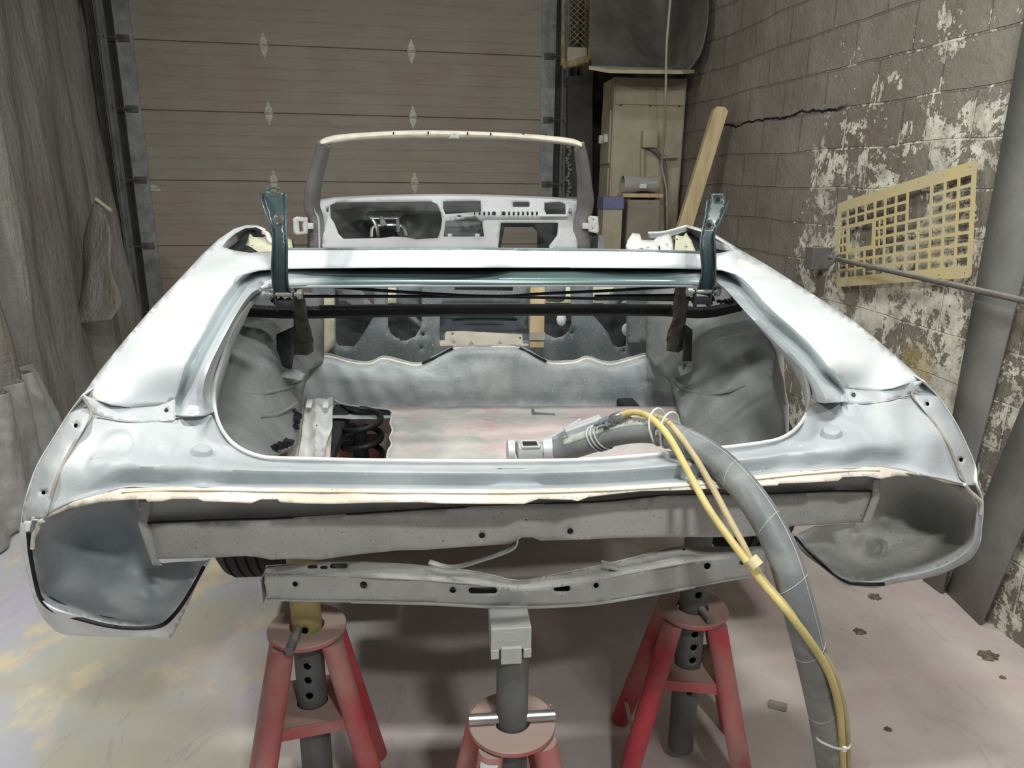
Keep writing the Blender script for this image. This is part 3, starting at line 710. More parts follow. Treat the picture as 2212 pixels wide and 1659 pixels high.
tag(obj('steel_strip', loft([[aL[0], aL[1], aL[3]], [aR[0], aR[1], aR[3]]], 3, 2), stm, thick=0.012, off=1), 'wide grey steel strip standing against the block wall right of the yellow plate', 'steel strip')
bL0, bR0 = PZ(2041, 1277, .002), PZ(2116, 1350, .002); bL1, bR1 = wq(2262, 743, 0.075), wq(2262, 1020, 0.075)
bL1 = bL0+(bL1-bL0)*1.5; bR1 = bR0+(bR1-bR0)*2.4
tag(obj('steel_strip', loft([[bL0, bL0.lerp(bL1, .5), bL1], [bR0, bR0.lerp(bR1, .5), bR1]], 3, 2), stm, thick=0.010, off=1), 'grey steel strip leaning in front of the upright one, cut off by the right edge', 'steel strip')
# debris clods on the floor
dm = plain('brown_debris', (132, 122, 104), 0.9, 0, 0.3, 60, 0.6, 90)
def clod(x, y, r, seed, lab):
    rs = random.Random(seed); c = PZ(x, y, 0); bm = bmesh.new()
    bmesh.ops.create_icosphere(bm, subdivisions=3, radius=1)
    for v in bm.verts:
        n = v.co.copy(); k = 1+0.35*math.sin(5*n.x+seed)*math.sin(6*n.y+2)+rs.uniform(-0.15, 0.15)
        v.co = Vector((n.x*r*k*1.2, n.y*r*k, max(-0.02*r, n.z*r*0.45*k)))
    bmesh.ops.translate(bm, vec=(c.x, c.y, 0.0), verts=bm.verts)
    tag(obj('debris_clod', bm, dm, smooth=30), lab, 'debris', 'debris clods on the floor')
clod(1888, 1290, 0.020, 1, 'brown debris clod on the floor just below the right rear pocket')
clod(1857, 1365, 0.017, 2, 'small brown debris clod on the floor between the hose and the steel strips')
clod(2134, 1418, 0.026, 3, 'largest brown debris clod on the floor near the foot of the wall')
clod(2034, 1276, 0.018, 4, 'brown debris clod lying against the foot of the steel strip')
clod(1708, 1357, 0.012, 5, 'tiny brown debris clod on the floor just right of the thick hose')
clod(1918, 1576, 0.010, 6, 'tiny pale debris clod on the open floor near the bottom right')
clod(2166, 1464, 0.009, 7, 'tiny debris flake on the floor below the largest clod')
q = PZ(1680, 1524, 0.012)
tag(obj('wood_chip', box(q, (0.055, 0.02, 0.02), Matrix.Rotation(-0.5, 3, 'Z'), 0.003), MT['seam'], smooth=0), 'small tan wood chip on the floor right of the right jack stand', 'wood chip')
# ------------------------------------------------------------------ the car body
XC = 0.14
car = empty('car_body', (XC, 2.2, 0.0), 'stripped white and grey convertible car body shell held up on red jack stands', 'car')
def part(name, bm, mat, parent=None, **k): return obj(name, bm, mat, parent or car, **k)
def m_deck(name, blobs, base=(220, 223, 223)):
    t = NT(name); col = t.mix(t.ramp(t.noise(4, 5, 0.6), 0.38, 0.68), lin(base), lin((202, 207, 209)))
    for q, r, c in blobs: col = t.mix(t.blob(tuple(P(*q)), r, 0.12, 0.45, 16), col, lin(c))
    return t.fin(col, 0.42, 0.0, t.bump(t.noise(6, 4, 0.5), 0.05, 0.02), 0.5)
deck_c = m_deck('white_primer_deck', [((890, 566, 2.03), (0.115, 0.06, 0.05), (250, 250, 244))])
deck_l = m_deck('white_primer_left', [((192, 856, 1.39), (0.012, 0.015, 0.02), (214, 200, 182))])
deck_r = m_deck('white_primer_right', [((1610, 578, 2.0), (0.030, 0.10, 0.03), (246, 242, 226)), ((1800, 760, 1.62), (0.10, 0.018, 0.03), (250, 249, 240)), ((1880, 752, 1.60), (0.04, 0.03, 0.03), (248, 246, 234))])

# --- quarter panels (tops)
L_edge = [cz(440, 546, 1.40), cz(390, 600, 1.358), cz(330, 663, 1.312), cz(270, 733, 1.265), cz(215, 801, 1.222), cz(179, 852, 1.190)]
qL_out = [(622, 538), (600, 541), (581, 543), (540, 546), (506, 541), (480, 533), (490, 519), (508, 504), (530, 492), (553, 490), (570, 498), (574, 494), (553, 485), (533, 486), (506, 494), (473, 516), (440, 546), (390, 600), (330, 663), (270, 733), (215, 801), (179, 852),
          (205, 862), (240, 874), (290, 881), (340, 877), (378, 862), (400, 783), (435, 720), (470, 660), (500, 618), (525, 592), (560, 583), (622, 579)]
ctL = L_edge + [cz(622, 538, 1.417), cz(622, 579, 1.372), cz(525, 592, 1.372), cz(480, 533, 1.417), (553, 487, 2.60), (506, 494, 2.44), (473, 516, 2.26), (290, 881, 1.405), (205, 862, 1.395), (378, 862, 1.41),
       cz(400, 783, 1.262), cz(435, 720, 1.303), cz(470, 660, 1.34), cz(300, 790, 1.248), cz(290, 750, 1.268), cz(400, 660, 1.338), cz(540, 555, 1.402), cz(240, 850, 1.205)]
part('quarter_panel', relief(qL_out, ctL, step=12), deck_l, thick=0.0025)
qR_out = [(1500, 544), (1511, 545), (1550, 547), (1583, 541), (1576, 531), (1547, 514), (1513, 499), (1484, 490), (1484, 485), (1513, 493), (1547, 507), (1594, 536), (1660, 574), (1743, 627), (1827, 681), (1880, 721), (1940, 773), (1995, 822),
          (1966, 826), (1927, 838), (1889, 844), (1850, 842), (1827, 839), (1793, 794), (1755, 747), (1716, 710), (1660, 661), (1588, 591), (1560, 583), (1500, 580)]
R_edge = [cz(1594, 536, 1.405), cz(1660, 574, 1.375), cz(1743, 627, 1.332), cz(1827, 681, 1.288), cz(1880, 721, 1.258), cz(1940, 773, 1.222), cz(1995, 822, 1.190)]
ctR = R_edge + [cz(1500, 544, 1.417), cz(1500, 580, 1.372), cz(1588, 591, 1.372), cz(1583, 541, 1.415), (1484, 487, 2.6), (1547, 509, 2.42), (1889, 844, 1.405), (1966, 826, 1.395), (1827, 839, 1.41),
       cz(1793, 794, 1.24), cz(1755, 747, 1.272), cz(1716, 710, 1.297), cz(1660, 661, 1.330), cz(1860, 780, 1.238), cz(1760, 690, 1.30), cz(1680, 620, 1.352), cz(1600, 560, 1.396)]
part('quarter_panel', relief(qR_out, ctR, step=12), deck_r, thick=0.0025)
dk_out = [(600, 538), (760, 537), (1050, 538), (1300, 540), (1520, 545), (1520, 580), (1300, 578), (1100, 577), (860, 577), (660, 579), (600, 580)]
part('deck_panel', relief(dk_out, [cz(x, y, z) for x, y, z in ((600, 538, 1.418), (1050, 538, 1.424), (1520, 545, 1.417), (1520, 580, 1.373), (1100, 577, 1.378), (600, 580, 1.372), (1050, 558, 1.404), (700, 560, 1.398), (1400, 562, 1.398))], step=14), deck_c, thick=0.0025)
_dk = tps([cz(x, y, z) for x, y, z in ((600, 538, 1.418), (1050, 538, 1.424), (1520, 545, 1.417), (1520, 580, 1.373), (1100, 577, 1.378), (600, 580, 1.372), (1050, 558, 1.404), (700, 560, 1.398), (1400, 562, 1.398))])
part('edge_trim', tube([P(x, y, _dk(x, y)) for x, y in [(600+k*46, float(np.interp(600+k*46, [600, 1050, 1300, 1520], [538.5, 538, 540, 545]))) for k in range(21)]], 0.004, 1, 8), MT['galv'])

# --- drip gutter round the boot opening, outer edge to rim
rim = [(640, 618, 1.955), (600, 622, 1.95), (565, 633, 1.93), (540, 652, 1.90), (520, 680, 1.84), (497, 722, 1.75), (478, 780, 1.63), (465, 825, 1.55), (462, 860, 1.49), (468, 900, 1.43),
       (485, 937, 1.385), (515, 966, 1.355), (560, 985, 1.34), (620, 990, 1.335), (860, 995, 1.33), (1100, 996, 1.325), (1300, 991, 1.33), (1480, 975, 1.34), (1640, 957, 1.355), (1700, 940, 1.375),
       (1736, 905, 1.41), (1748, 865, 1.46), (1742, 820, 1.54), (1726, 782, 1.62), (1690, 735, 1.72), (1640, 684, 1.84), (1595, 644, 1.92), (1555, 624, 1.95), (1500, 616, 1.955), (1100, 615, 1.955)]
rim3 = [P(*q) for q in rim]
def Z3(L): return [PZ(*q) for q in L]
g0 = Z3([(376, 897, 1.167), (378, 862, 1.183), (400, 783, 1.262), (435, 720, 1.303), (470, 660, 1.34), (500, 618, 1.36), (525, 592, 1.372), (622, 579, 1.372), (1100, 577, 1.377), (1500, 580, 1.372), (1588, 591, 1.372), (1660, 661, 1.330), (1716, 710, 1.297), (1755, 747, 1.272), (1793, 794, 1.24), (1827, 839, 1.184), (1831, 869, 1.168)])
g1 = Z3([(386, 899, 1.162), (389, 868, 1.172), (411, 792, 1.240), (445, 730, 1.280), (480, 672, 1.316), (509, 629, 1.336), (533, 603, 1.348), (622, 582, 1.362), (1100, 580, 1.366), (1500, 583, 1.362), (1580, 601, 1.348), (1646, 667, 1.306), (1702, 717, 1.274), (1742, 755, 1.250), (1780, 801, 1.218), (1814, 845, 1.173), (1818, 869, 1.162)])
g2 = Z3([(398, 900, 1.170), (402, 872, 1.184), (424, 800, 1.238), (456, 738, 1.279), (490, 682, 1.314), (517, 638, 1.334), (541, 612, 1.346), (622, 589, 1.358), (1100, 587, 1.362), (1500, 590, 1.358), (1570, 608, 1.346), (1632, 674, 1.304), (1688, 726, 1.272), (1730, 764, 1.248), (1768, 808, 1.216), (1803, 850, 1.186), (1808, 870, 1.172)])
g3 = Z3([(436, 899, 1.166), (434, 872, 1.186), (444, 812, 1.244), (472, 748, 1.286), (503, 690, 1.320), (530, 648, 1.338), (556, 625, 1.346), (622, 599, 1.351), (1100, 596, 1.354), (1500, 598, 1.351), (1556, 615, 1.346), (1612, 674, 1.312), (1666, 728, 1.278), (1706, 768, 1.254), (1746, 812, 1.222), (1768, 852, 1.190), (1772, 869, 1.172)])
g4 = [P(*q) for q in [(455, 893, 1.415), (452, 862, 1.475), (456, 822, 1.54), (486, 740, 1.71), (513, 682, 1.83), (536, 650, 1.895), (562, 630, 1.93), (622, 606, 1.96), (1100, 603, 1.962), (1500, 606, 1.96), (1558, 621, 1.95), (1606, 658, 1.90), (1654, 704, 1.80), (1694, 742, 1.71), (1730, 790, 1.61), (1750, 830, 1.535), (1758, 862, 1.46)]]
g5 = [P(*q) for q in [(463, 888, 1.45), (461, 856, 1.50), (465, 822, 1.56), (492, 738, 1.72), (518, 686, 1.83), (541, 653, 1.90), (566, 634, 1.93), (622, 619, 1.955), (1100, 615, 1.955), (1500, 616, 1.955), (1553, 624, 1.95), (1598, 648, 1.91), (1644, 690, 1.83), (1688, 734, 1.725), (1724, 780, 1.63), (1741, 820, 1.545), (1748, 858, 1.47)]]
part('trunk_gutter', loft([g0, g1, g2, g3, g4, g5], 6, 3), MT['gutter'], thick=0.002, smooth=60)
lip2 = [p+Vector((0.004*(XC-p.x)/0.5, 0, -0.028 if p.y < 1.8 else -0.028+0.022*min(1, (p.y-1.8)/0.12))) for p in rim3]
part('opening_lip', loft([[p+Vector((0, 0, 0.002)) for p in rim3], lip2], 5, 1, closed=True), MT['primer'], thick=0.002, off=0)
part('lip_edge', tube([rim3[i] for i in range(3, 28)], 0.0038, 5, 8), MT['white'])

# --- tail panel
A = [(197, 894, 1.375), (278, 911, 1.36), (374, 908, 1.365), (450, 896, 1.40), (463, 905, 1.425), (500, 960, 1.37), (590, 995, 1.34), (860, 1002, 1.335), (1100, 1003, 1.33), (1300, 999, 1.333), (1480, 984, 1.342), (1640, 966, 1.36), (1722, 932, 1.39), (1752, 875, 1.43), (1831, 871, 1.385), (1908, 868, 1.375), (1970, 852, 1.39)]
A1 = [(178, 930, 1.352), (258, 935, 1.342), (345, 935, 1.342), (425, 930, 1.36), (452, 940, 1.37), (498, 975, 1.345), (590, 1001, 1.325), (860, 1007, 1.318), (1100, 1009, 1.315), (1300, 1004, 1.318), (1480, 990, 1.328), (1645, 973, 1.34), (1738, 945, 1.36), (1775, 900, 1.38), (1845, 895, 1.362), (1925, 890, 1.355), (1992, 880, 1.37)]
A2 = [(155, 968, 1.325), (235, 968, 1.315), (320, 965, 1.312), (400, 968, 1.318), (450, 975, 1.325), (508, 994, 1.31), (600, 1008, 1.295), (860, 1013, 1.285), (1100, 1015, 1.28), (1300, 1010, 1.285), (1480, 996, 1.298), (1650, 980, 1.31), (1740, 962, 1.325), (1790, 930, 1.335), (1860, 925, 1.33), (1943, 918, 1.33), (2015, 908, 1.345)]
B = [(128, 1018, 1.292), (205, 1012, 1.278), (300, 1008, 1.268), (400, 1009, 1.267), (460, 1012, 1.266), (520, 1015, 1.262), (620, 1018, 1.256), (860, 1021, 1.248), (1100, 1022, 1.243), (1300, 1018, 1.247), (1480, 1004, 1.257), (1650, 989, 1.267), (1750, 976, 1.276), (1830, 968, 1.28), (1900, 962, 1.287), (1975, 957, 1.298), (2047, 956, 1.312)]
C = [(110, 1070, 1.276), (172, 1066, 1.261), (262, 1046, 1.276), (380, 1043, 1.273), (460, 1044, 1.271), (520, 1045, 1.269), (620, 1046, 1.264), (860, 1048, 1.256), (1100, 1048, 1.252), (1300, 1043, 1.256), (1480, 1032, 1.266), (1650, 1017, 1.273), (1750, 1008, 1.278), (1830, 1002, 1.283), (1900, 1002, 1.289), (1985, 1014, 1.278), (2075, 1030, 1.292)]
D = [(101, 1110, 1.262), (163, 1082, 1.250), (262, 1055, 1.233), (380, 1051, 1.226), (460, 1051, 1.223), (520, 1052, 1.220), (620, 1054, 1.215), (860, 1056, 1.206), (1100, 1057, 1.202), (1300, 1052, 1.206), (1480, 1041, 1.216), (1650, 1025, 1.224), (1750, 1015, 1.230), (1830, 1009, 1.237), (1900, 1008, 1.244), (1985, 1022, 1.257), (2090, 1046, 1.276)]
def dent(bm, px, r, h):
    """pressed dent / boss at the traced place, along the local normal"""
    d0 = ray(px[0], px[1]).normalized(); c = min((v.co for v in bm.verts), key=lambda q: ((q-CAM)-d0*(q-CAM).dot(d0)).length).copy()
    bm.normal_update()
    for v in bm.verts:
        d = (v.co-c).length/r
        if d < 1.2: v.co += v.normal*h*min(1, max(0, (1.2-d)/0.28))
def tail(rows, dents):
    bm = loft(rows3(rows), 14, 5); face_cam(bm)
    for d in dents: dent(bm, *d)
    rs = random.Random(4)
    for v in bm.verts:
        x, y, z = v.co; m = max(0, min(1, (abs(x-XC)-0.42)/0.15))
        v.co.y += m*0.0035*(math.sin(31*x+17*z)*math.sin(53*z+9*x)+0.6*math.sin(67*x-40*z))
    return bm
def plug(bm, px):
    d0 = ray(px[0], px[1]).normalized(); bm.normal_update()
    v = min(bm.verts, key=lambda q: ((q.co-CAM)-d0*(q.co-CAM).dot(d0)).length)
    n = v.normal.copy(); n = n if n.dot(CAM-v.co) > 0 else -n; c = v.co.copy()
    return lathe([(0, 0.0105), (0.0125, 0.0108), (0.016, 0.0095), (0.0185, 0.005), (0.0205, 0.0), (0.0225, -0.004)], c, 32, n.to_track_quat('Z', 'Y').to_matrix().to_4x4())
# kink of the latch notch in the crease
bmT = tail([A, A1, A2, B, C, D], [((250, 960, 1.3), 0.03, -0.004), ((330, 985, 1.3), 0.025, -0.004), ((215, 995, 1.3), 0.02, 0.004), ((365, 968, 1.3), 0.014, 0.004)])
cN = P(1118, 1024, 1.243)
for v in bmT.verts:
    dx = abs(v.co.x-cN.x)
    if dx < 0.05 and (v.co-cN).length < 0.06:
        k = min(1, (0.05-dx)/0.022)*max(0, 1-abs(v.co.z-cN.z)/0.03); v.co.y += 0.012*k; v.co.z -= 0.006*k
for q_ in ((434, 979), (1796, 941)): part('blanking_plug', plug(bmT, q_), MT['primer'])
part('tail_panel', bmT, MT['primer'], thick=0.002, smooth=60)
ov = [q[:2] for q in D]
jag = [(94, 1122), (145, 1100), (217, 1084), (282, 1078), (315, 1078), (318, 1083), (351, 1082), (372, 1077), (427, 1077), (439, 1082), (500, 1084), (542, 1086), (564, 1078), (600, 1078), (604, 1084), (660, 1087), (719, 1088), (800, 1085), (906, 1084), (957, 1087), (1060, 1088), (1132, 1088), (1164, 1077), (1235, 1079), (1248, 1082), (1271, 1073), (1330, 1066), (1387, 1060), (1450, 1059), (1518, 1056), (1600, 1052), (1650, 1049), (1680, 1048), (1683, 1044), (1723, 1043), (1811, 1038), (1821, 1030), (1873, 1028), (1904, 1034), (1939, 1027), (1968, 1029), (1952, 1022), (2004, 1030), (2043, 1043), (2089, 1051)]
fl_ct = [(x, y, Y) for x, y, Y in D] + [(x, y+24, Y-0.022) for x, y, Y in D[2:-2]] + [(94, 1122, 1.268), (145, 1100, 1.255), (2089, 1052, 1.28)]
part('torn_flange', relief(ov+jag[::-1], fl_ct, step=9, noise=0.001), MT['filler'], thick=0.0018)
# scraped ridge lines along the flange
part('flange_ridge', tube([P(x, y+8, Y-0.010) for x, y, Y in D[2:15]], 0.0016, 6, 6), MT['filler'])

# --- recessed strips between deck and tail, end strips
for out, ct in (([(179, 852), (205, 862), (240, 874), (290, 881), (340, 877), (378, 862), (379, 899), (374, 908), (278, 911), (231, 902), (197, 894)],
                 [(179, 852, 1.39), (290, 881, 1.403), (378, 862, 1.408), (374, 908, 1.365), (278, 911, 1.36), (197, 894, 1.375), (300, 895, 1.378), (240, 888, 1.378)]),
                ([(1995, 822), (1966, 826), (1927, 838), (1889, 844), (1850, 842), (1827, 839), (1829, 866), (1831, 872), (1858, 873), (1908, 869), (1970, 852)],
                 [(1995, 822, 1.39), (1889, 844, 1.403), (1827, 839, 1.408), (1831, 872, 1.385), (1908, 869, 1.375), (1970, 852, 1.39), (1880, 856, 1.385), (1940, 842, 1.39)])):
    part('corner_strip', relief(out, ct, [circ(359, 886, 4.6, 5) if out[0][0] < 500 else circ(1844, 853, 5, 5.2)], 9), MT['primer'], thick=0.002)
eL = relief([(179, 852), (197, 894), (178, 930), (155, 968), (128, 1018), (110, 1070), (101, 1110), (92, 1124), (46, 1128), (50, 1098), (58, 1068), (80, 1006), (112, 952), (148, 894)],
            [cz(179, 852, 1.188), (197, 894, 1.372), (155, 968, 1.322), (128, 1018, 1.290), (110, 1070, 1.268), (92, 1124, 1.262), (46, 1128, 1.32), (58, 1068, 1.345), (80, 1006, 1.365), (112, 952, 1.385), (148, 894, 1.40), (72, 1090, 1.29), (100, 1010, 1.315), (130, 960, 1.34)],
            [circ(163, 919, 5), circ(93, 1064, 5.5, 4.5)], 9)
part('cavity_shade_sheet', relief([(178, 872), (150, 968), (122, 1020), (102, 1075), (74, 1086), (74, 1050), (96, 990), (130, 920)], [(178, 872, 1.45), (150, 968, 1.40), (102, 1075, 1.34), (74, 1086, 1.36), (130, 920, 1.46), (96, 990, 1.42)], step=20), MT['black'], thick=0.001)  # added black sheet, paints the shade seen through the end-strip holes
part('cavity_shade_sheet', relief([(1990, 850), (2012, 890), (2045, 945), (2068, 1010), (2094, 1020), (2078, 960), (2040, 890), (2015, 855)], [(1990, 850, 1.45), (2045, 945, 1.38), (2068, 1010, 1.35), (2094, 1020, 1.40), (2040, 890, 1.44)], step=20), MT['black'], thick=0.001)  # same added black backing for the right strip, shade as colour
part('end_strip', eL, MT['primer'], thick=0.002)
eR = relief([(1995, 822), (1970, 852), (1992, 880), (2015, 908), (2047, 956), (2075, 1030), (2090, 1048), (2107, 1048), (2113, 1036), (2109, 1012), (2089, 962), (2062, 908), (2028, 858)],
            [cz(1995, 822, 1.188), (1970, 852, 1.388), (2015, 908, 1.343), (2047, 956, 1.310), (2075, 1030, 1.284), (2090, 1048, 1.276), (2113, 1036, 1.33), (2089, 962, 1.355), (2062, 908, 1.375), (2028, 858, 1.395)],
            [circ(2004, 872, 4.6), circ(2077, 993, 5)], 9)
part('end_strip', eR, MT['primer'], thick=0.002)
def bead(name, pts, r, mat, dY=-0.002, n=6):
    return part(name, tube([P(x, y, Y+dY) for x, y, Y in pts], r, n, 6), mat)
bead('seam_bead', [(180, 858, 1.382), (197, 894, 1.372), (178, 930, 1.350), (155, 968, 1.322), (136, 1005, 1.298), (118, 1045, 1.278), (103, 1106, 1.262)], 0.0030, MT['seam'])
bead('seam_bead', [(1985, 835, 1.388), (1970, 852, 1.388), (1992, 880, 1.368), (2015, 908, 1.343), (2047, 956, 1.310), (2066, 1000, 1.296), (2084, 1040, 1.282)], 0.0026, MT['seam'])
bead('seam_line', [(205, 899, 1.368), (240, 906, 1.364), (278, 911, 1.36), (330, 911, 1.362), (374, 908, 1.365), (378, 896, 1.375)], 0.0012, MT['lower'])
bead('seam_line', [(379, 902, 1.372), (410, 901, 1.38), (448, 897, 1.395)], 0.0010, MT['lower'])
bead('seam_line', [(1772, 869, 1.42), (1831, 871, 1.385), (1858, 873, 1.382), (1908, 868, 1.375), (1966, 853, 1.388)], 0.0012, MT['lower'])

# --- lower outer skins and hollow pockets behind the missing lights
oL = [(46, 1126), (44, 1161), (58, 1227), (72, 1288), (94, 1335), (123, 1364), (155, 1373), (253, 1376), (354, 1379), (372, 1373), (398, 1324), (427, 1259), (455, 1207)]
pL = [(69, 1120), (61, 1147), (65, 1190), (76, 1252), (87, 1292), (119, 1317), (181, 1335), (235, 1349), (289, 1354), (347, 1350), (376, 1324), (405, 1284), (423, 1248), (448, 1212)]
part('quarter_lower_skin', relief([(p.x, p.y) for p in crom([Vector((x, y, 0)) for x, y in oL], 4)]+[(p.x, p.y) for p in crom([Vector((x, y, 0)) for x, y in pL], 4)][::-1]+[(92, 1124)], [(46, 1126, 1.33), (44, 1161, 1.34), (58, 1227, 1.36), (72, 1288, 1.37), (94, 1335, 1.36), (123, 1364, 1.345), (253, 1376, 1.33), (372, 1373, 1.34), (398, 1324, 1.40), (455, 1207, 1.55),
      (69, 1120, 1.272), (61, 1147, 1.27), (65, 1190, 1.272), (76, 1252, 1.275), (87, 1292, 1.28), (181, 1335, 1.285), (289, 1354, 1.29), (347, 1350, 1.31), (376, 1324, 1.35), (423, 1248, 1.45), (448, 1212, 1.52)], step=9), MT['deck'], thick=0.0025)
pkL = [(69, 1118), (80, 1120), (100, 1116), (145, 1098), (217, 1080), (282, 1070), (330, 1066), (332, 1120), (318, 1150), (328, 1208), (352, 1218), (448, 1210)] + pL[::-1][1:]
part('light_pocket', relief(pkL, [(69, 1118, 1.275), (61, 1147, 1.275), (76, 1252, 1.28), (87, 1292, 1.285), (181, 1335, 1.29), (289, 1354, 1.295), (347, 1350, 1.315), (376, 1324, 1.355), (423, 1248, 1.455), (448, 1212, 1.525),
      (100, 1118, 1.29), (145, 1100, 1.36), (217, 1084, 1.42), (282, 1074, 1.43), (110, 1240, 1.37), (105, 1180, 1.37), (95, 1275, 1.345), (190, 1160, 1.50), (280, 1150, 1.49), (200, 1240, 1.46), (270, 1260, 1.45), (150, 1295, 1.36), (220, 1318, 1.36), (300, 1330, 1.36), (330, 1300, 1.40), (345, 1240, 1.50), (400, 1240, 1.50), (330, 1180, 1.44), (320, 1110, 1.38), (360, 1290, 1.42)],
      step=10, noise=0.004, bumps=[(335, 1255, 42, 0.03), (180, 1240, 60, 0.014), (250, 1200, 40, -0.012), (320, 1290, 26, -0.012)]), MT['primer'], thick=0.002)
bead('undercoat_bead', [(61, 1150, 1.268), (66, 1200, 1.27), (78, 1262, 1.272), (90, 1296, 1.278), (119, 1320, 1.28), (181, 1339, 1.282), (235, 1352, 1.285), (289, 1357, 1.288), (345, 1352, 1.306), (376, 1328, 1.345), (405, 1288, 1.40), (440, 1225, 1.49)], 0.004, MT['black'])
bead('undercoat_bead', [(104, 1290, 1.335), (150, 1312, 1.335), (220, 1333, 1.335), (290, 1341, 1.34), (335, 1338, 1.35), (362, 1312, 1.385)], 0.003, MT['black'])
bead('weld_edge', [(94, 1124, 1.262), (84, 1130, 1.262), (80, 1145, 1.264), (72, 1160, 1.266), (70, 1185, 1.268)], 0.004, MT['filler'])
oR = [(2089, 1049), (2108, 1070), (2124, 1084), (2121, 1138), (2115, 1177), (2089, 1212), (2024, 1243), (1927, 1262), (1889, 1270), (1850, 1266), (1823, 1262), (1773, 1224), (1730, 1189), (1712, 1153)]
pR = [(2086, 1056), (2104, 1080), (2112, 1092), (2108, 1138), (2103, 1170), (2078, 1200), (2020, 1230), (1927, 1250), (1889, 1257), (1826, 1250), (1778, 1213), (1742, 1178), (1722, 1153)]
def sm2(L, n=4): return [(p.x, p.y) for p in crom([Vector((x, y, 0)) for x, y in L], n)]
part('quarter_lower_skin', relief(sm2(oR)+sm2(pR)[::-1], [(x, y, Y) for (x, y), Y in zip(oR, (1.276, 1.29, 1.30, 1.305, 1.31, 1.32, 1.325, 1.33, 1.335, 1.34, 1.345, 1.40, 1.50, 1.58))] +
      [(x, y, Y) for (x, y), Y in zip(pR, (1.277, 1.28, 1.285, 1.29, 1.295, 1.30, 1.305, 1.31, 1.315, 1.33, 1.39, 1.48, 1.56))], step=7), MT['primer'], thick=0.0025)
pkR = [(1896, 1022), (1968, 1024), (2043, 1040)] + sm2(pR) + [(1760, 1136), (1877, 1128), (1900, 1076)]
part('light_pocket', relief(pkR, [(x, y, Y) for (x, y), Y in zip(pR, (1.277, 1.285, 1.29, 1.295, 1.30, 1.305, 1.31, 1.315, 1.32, 1.335, 1.395, 1.485, 1.565))] +
      [(1896, 1030, 1.40), (1968, 1029, 1.40), (2043, 1043, 1.34), (1900, 1076, 1.44), (1877, 1130, 1.50), (1760, 1140, 1.58), (1980, 1080, 1.50), (2040, 1090, 1.44), (1950, 1130, 1.49), (2020, 1150, 1.45), (2070, 1140, 1.38), (2075, 1090, 1.36), (1950, 1200, 1.42), (1880, 1215, 1.42), (1820, 1190, 1.47), (2020, 1195, 1.38), (1846, 1243, 1.36), (1946, 1230, 1.355), (2065, 1185, 1.345)],
      step=10, noise=0.003, bumps=[(1862, 1180, 34, 0.03), (1898, 1186, 26, -0.028), (1915, 1125, 20, 0.012), (1850, 1160, 22, -0.015)]), MT['lower'], thick=0.002)
bead('undercoat_bead', [(1718, 1160, 1.56), (1742, 1186, 1.48), (1778, 1221, 1.39), (1826, 1256, 1.333), (1860, 1262, 1.325), (1889, 1263, 1.32), (1910, 1262, 1.32)], 0.0035, MT['black'])
bead('weld_edge', [(2084, 1046, 1.272), (2096, 1062, 1.275), (2112, 1076, 1.28), (2120, 1088, 1.285), (2118, 1110, 1.288)], 0.004, MT['filler'])

# --- lower rear panel
lw_top = [(300, 1068), (318, 1060), (600, 1060), (1100, 1062), (1500, 1035), (1700, 1020), (1900, 1016), (1893, 1066)]
part('rear_panel_upper', relief([(296, 1062), (600, 1060), (1100, 1062), (1500, 1036), (1700, 1022), (1905, 1014), (1896, 1070), (1796, 1068), (1677, 1072), (1438, 1078), (1300, 1088), (1017, 1101), (902, 1108), (640, 1124), (311, 1136)],
      [(300, 1062, 1.34), (1100, 1062, 1.32), (1900, 1016, 1.37), (311, 1134, 1.345), (640, 1122, 1.315), (1017, 1100, 1.31), (1438, 1076, 1.32), (1896, 1068, 1.37)], step=22), MT['lower'], thick=0.002)
part('rear_panel', relief([(311, 1129), (640, 1118), (902, 1101), (1017, 1095), (1300, 1083), (1438, 1071), (1677, 1066), (1796, 1061), (1883, 1060), (1888, 1066), (1874, 1126), (1796, 1133), (1712, 1136), (1669, 1156), (1597, 1160), (1438, 1160), (1335, 1162), (1250, 1166), (1168, 1168), (1150, 1161), (1128, 1161), (1104, 1175), (1010, 1181), (918, 1188), (862, 1189), (779, 1197), (719, 1205), (691, 1209), (640, 1207), (584, 1209), (560, 1204), (530, 1201), (452, 1205), (327, 1208), (306, 1150)],
      [(311, 1129, 1.335), (327, 1208, 1.345), (560, 1121, 1.30), (560, 1204, 1.315), (902, 1101, 1.295), (902, 1188, 1.30), (1300, 1083, 1.295), (1300, 1166, 1.305), (1677, 1065, 1.325), (1669, 1156, 1.33), (1883, 1060, 1.36), (1874, 1126, 1.365), (1100, 1135, 1.288), (700, 1160, 1.296), (1500, 1110, 1.305)],
      [circ(1041, 1157, 7), circ(1232, 1148, 7), circ(1137, 1123, 2, n=8)], 14, bumps=[(470, 1170, 60, 0.006), (700, 1150, 80, 0.006), (1450, 1120, 70, 0.006)], noise=0.001), MT['lower'], thick=0.002)
bead('dark_seam', [(311, 1130, 1.333), (450, 1124, 1.315), (640, 1118, 1.297), (902, 1101, 1.293), (1017, 1095, 1.292), (1110, 1090, 1.291), (1300, 1083, 1.293), (1438, 1071, 1.302), (1677, 1066, 1.322), (1796, 1061, 1.34), (1883, 1061, 1.358)], 0.0022, MT['black'])
part('panel_end_bracket', relief([(300, 1082), (330, 1082), (318, 1128), (332, 1160), (340, 1206), (352, 1222), (330, 1222), (308, 1160), (298, 1130)], [(300, 1082, 1.33), (330, 1082, 1.34), (308, 1160, 1.315), (340, 1206, 1.325), (350, 1222, 1.33)], step=9), MT['lower'], thick=0.003)
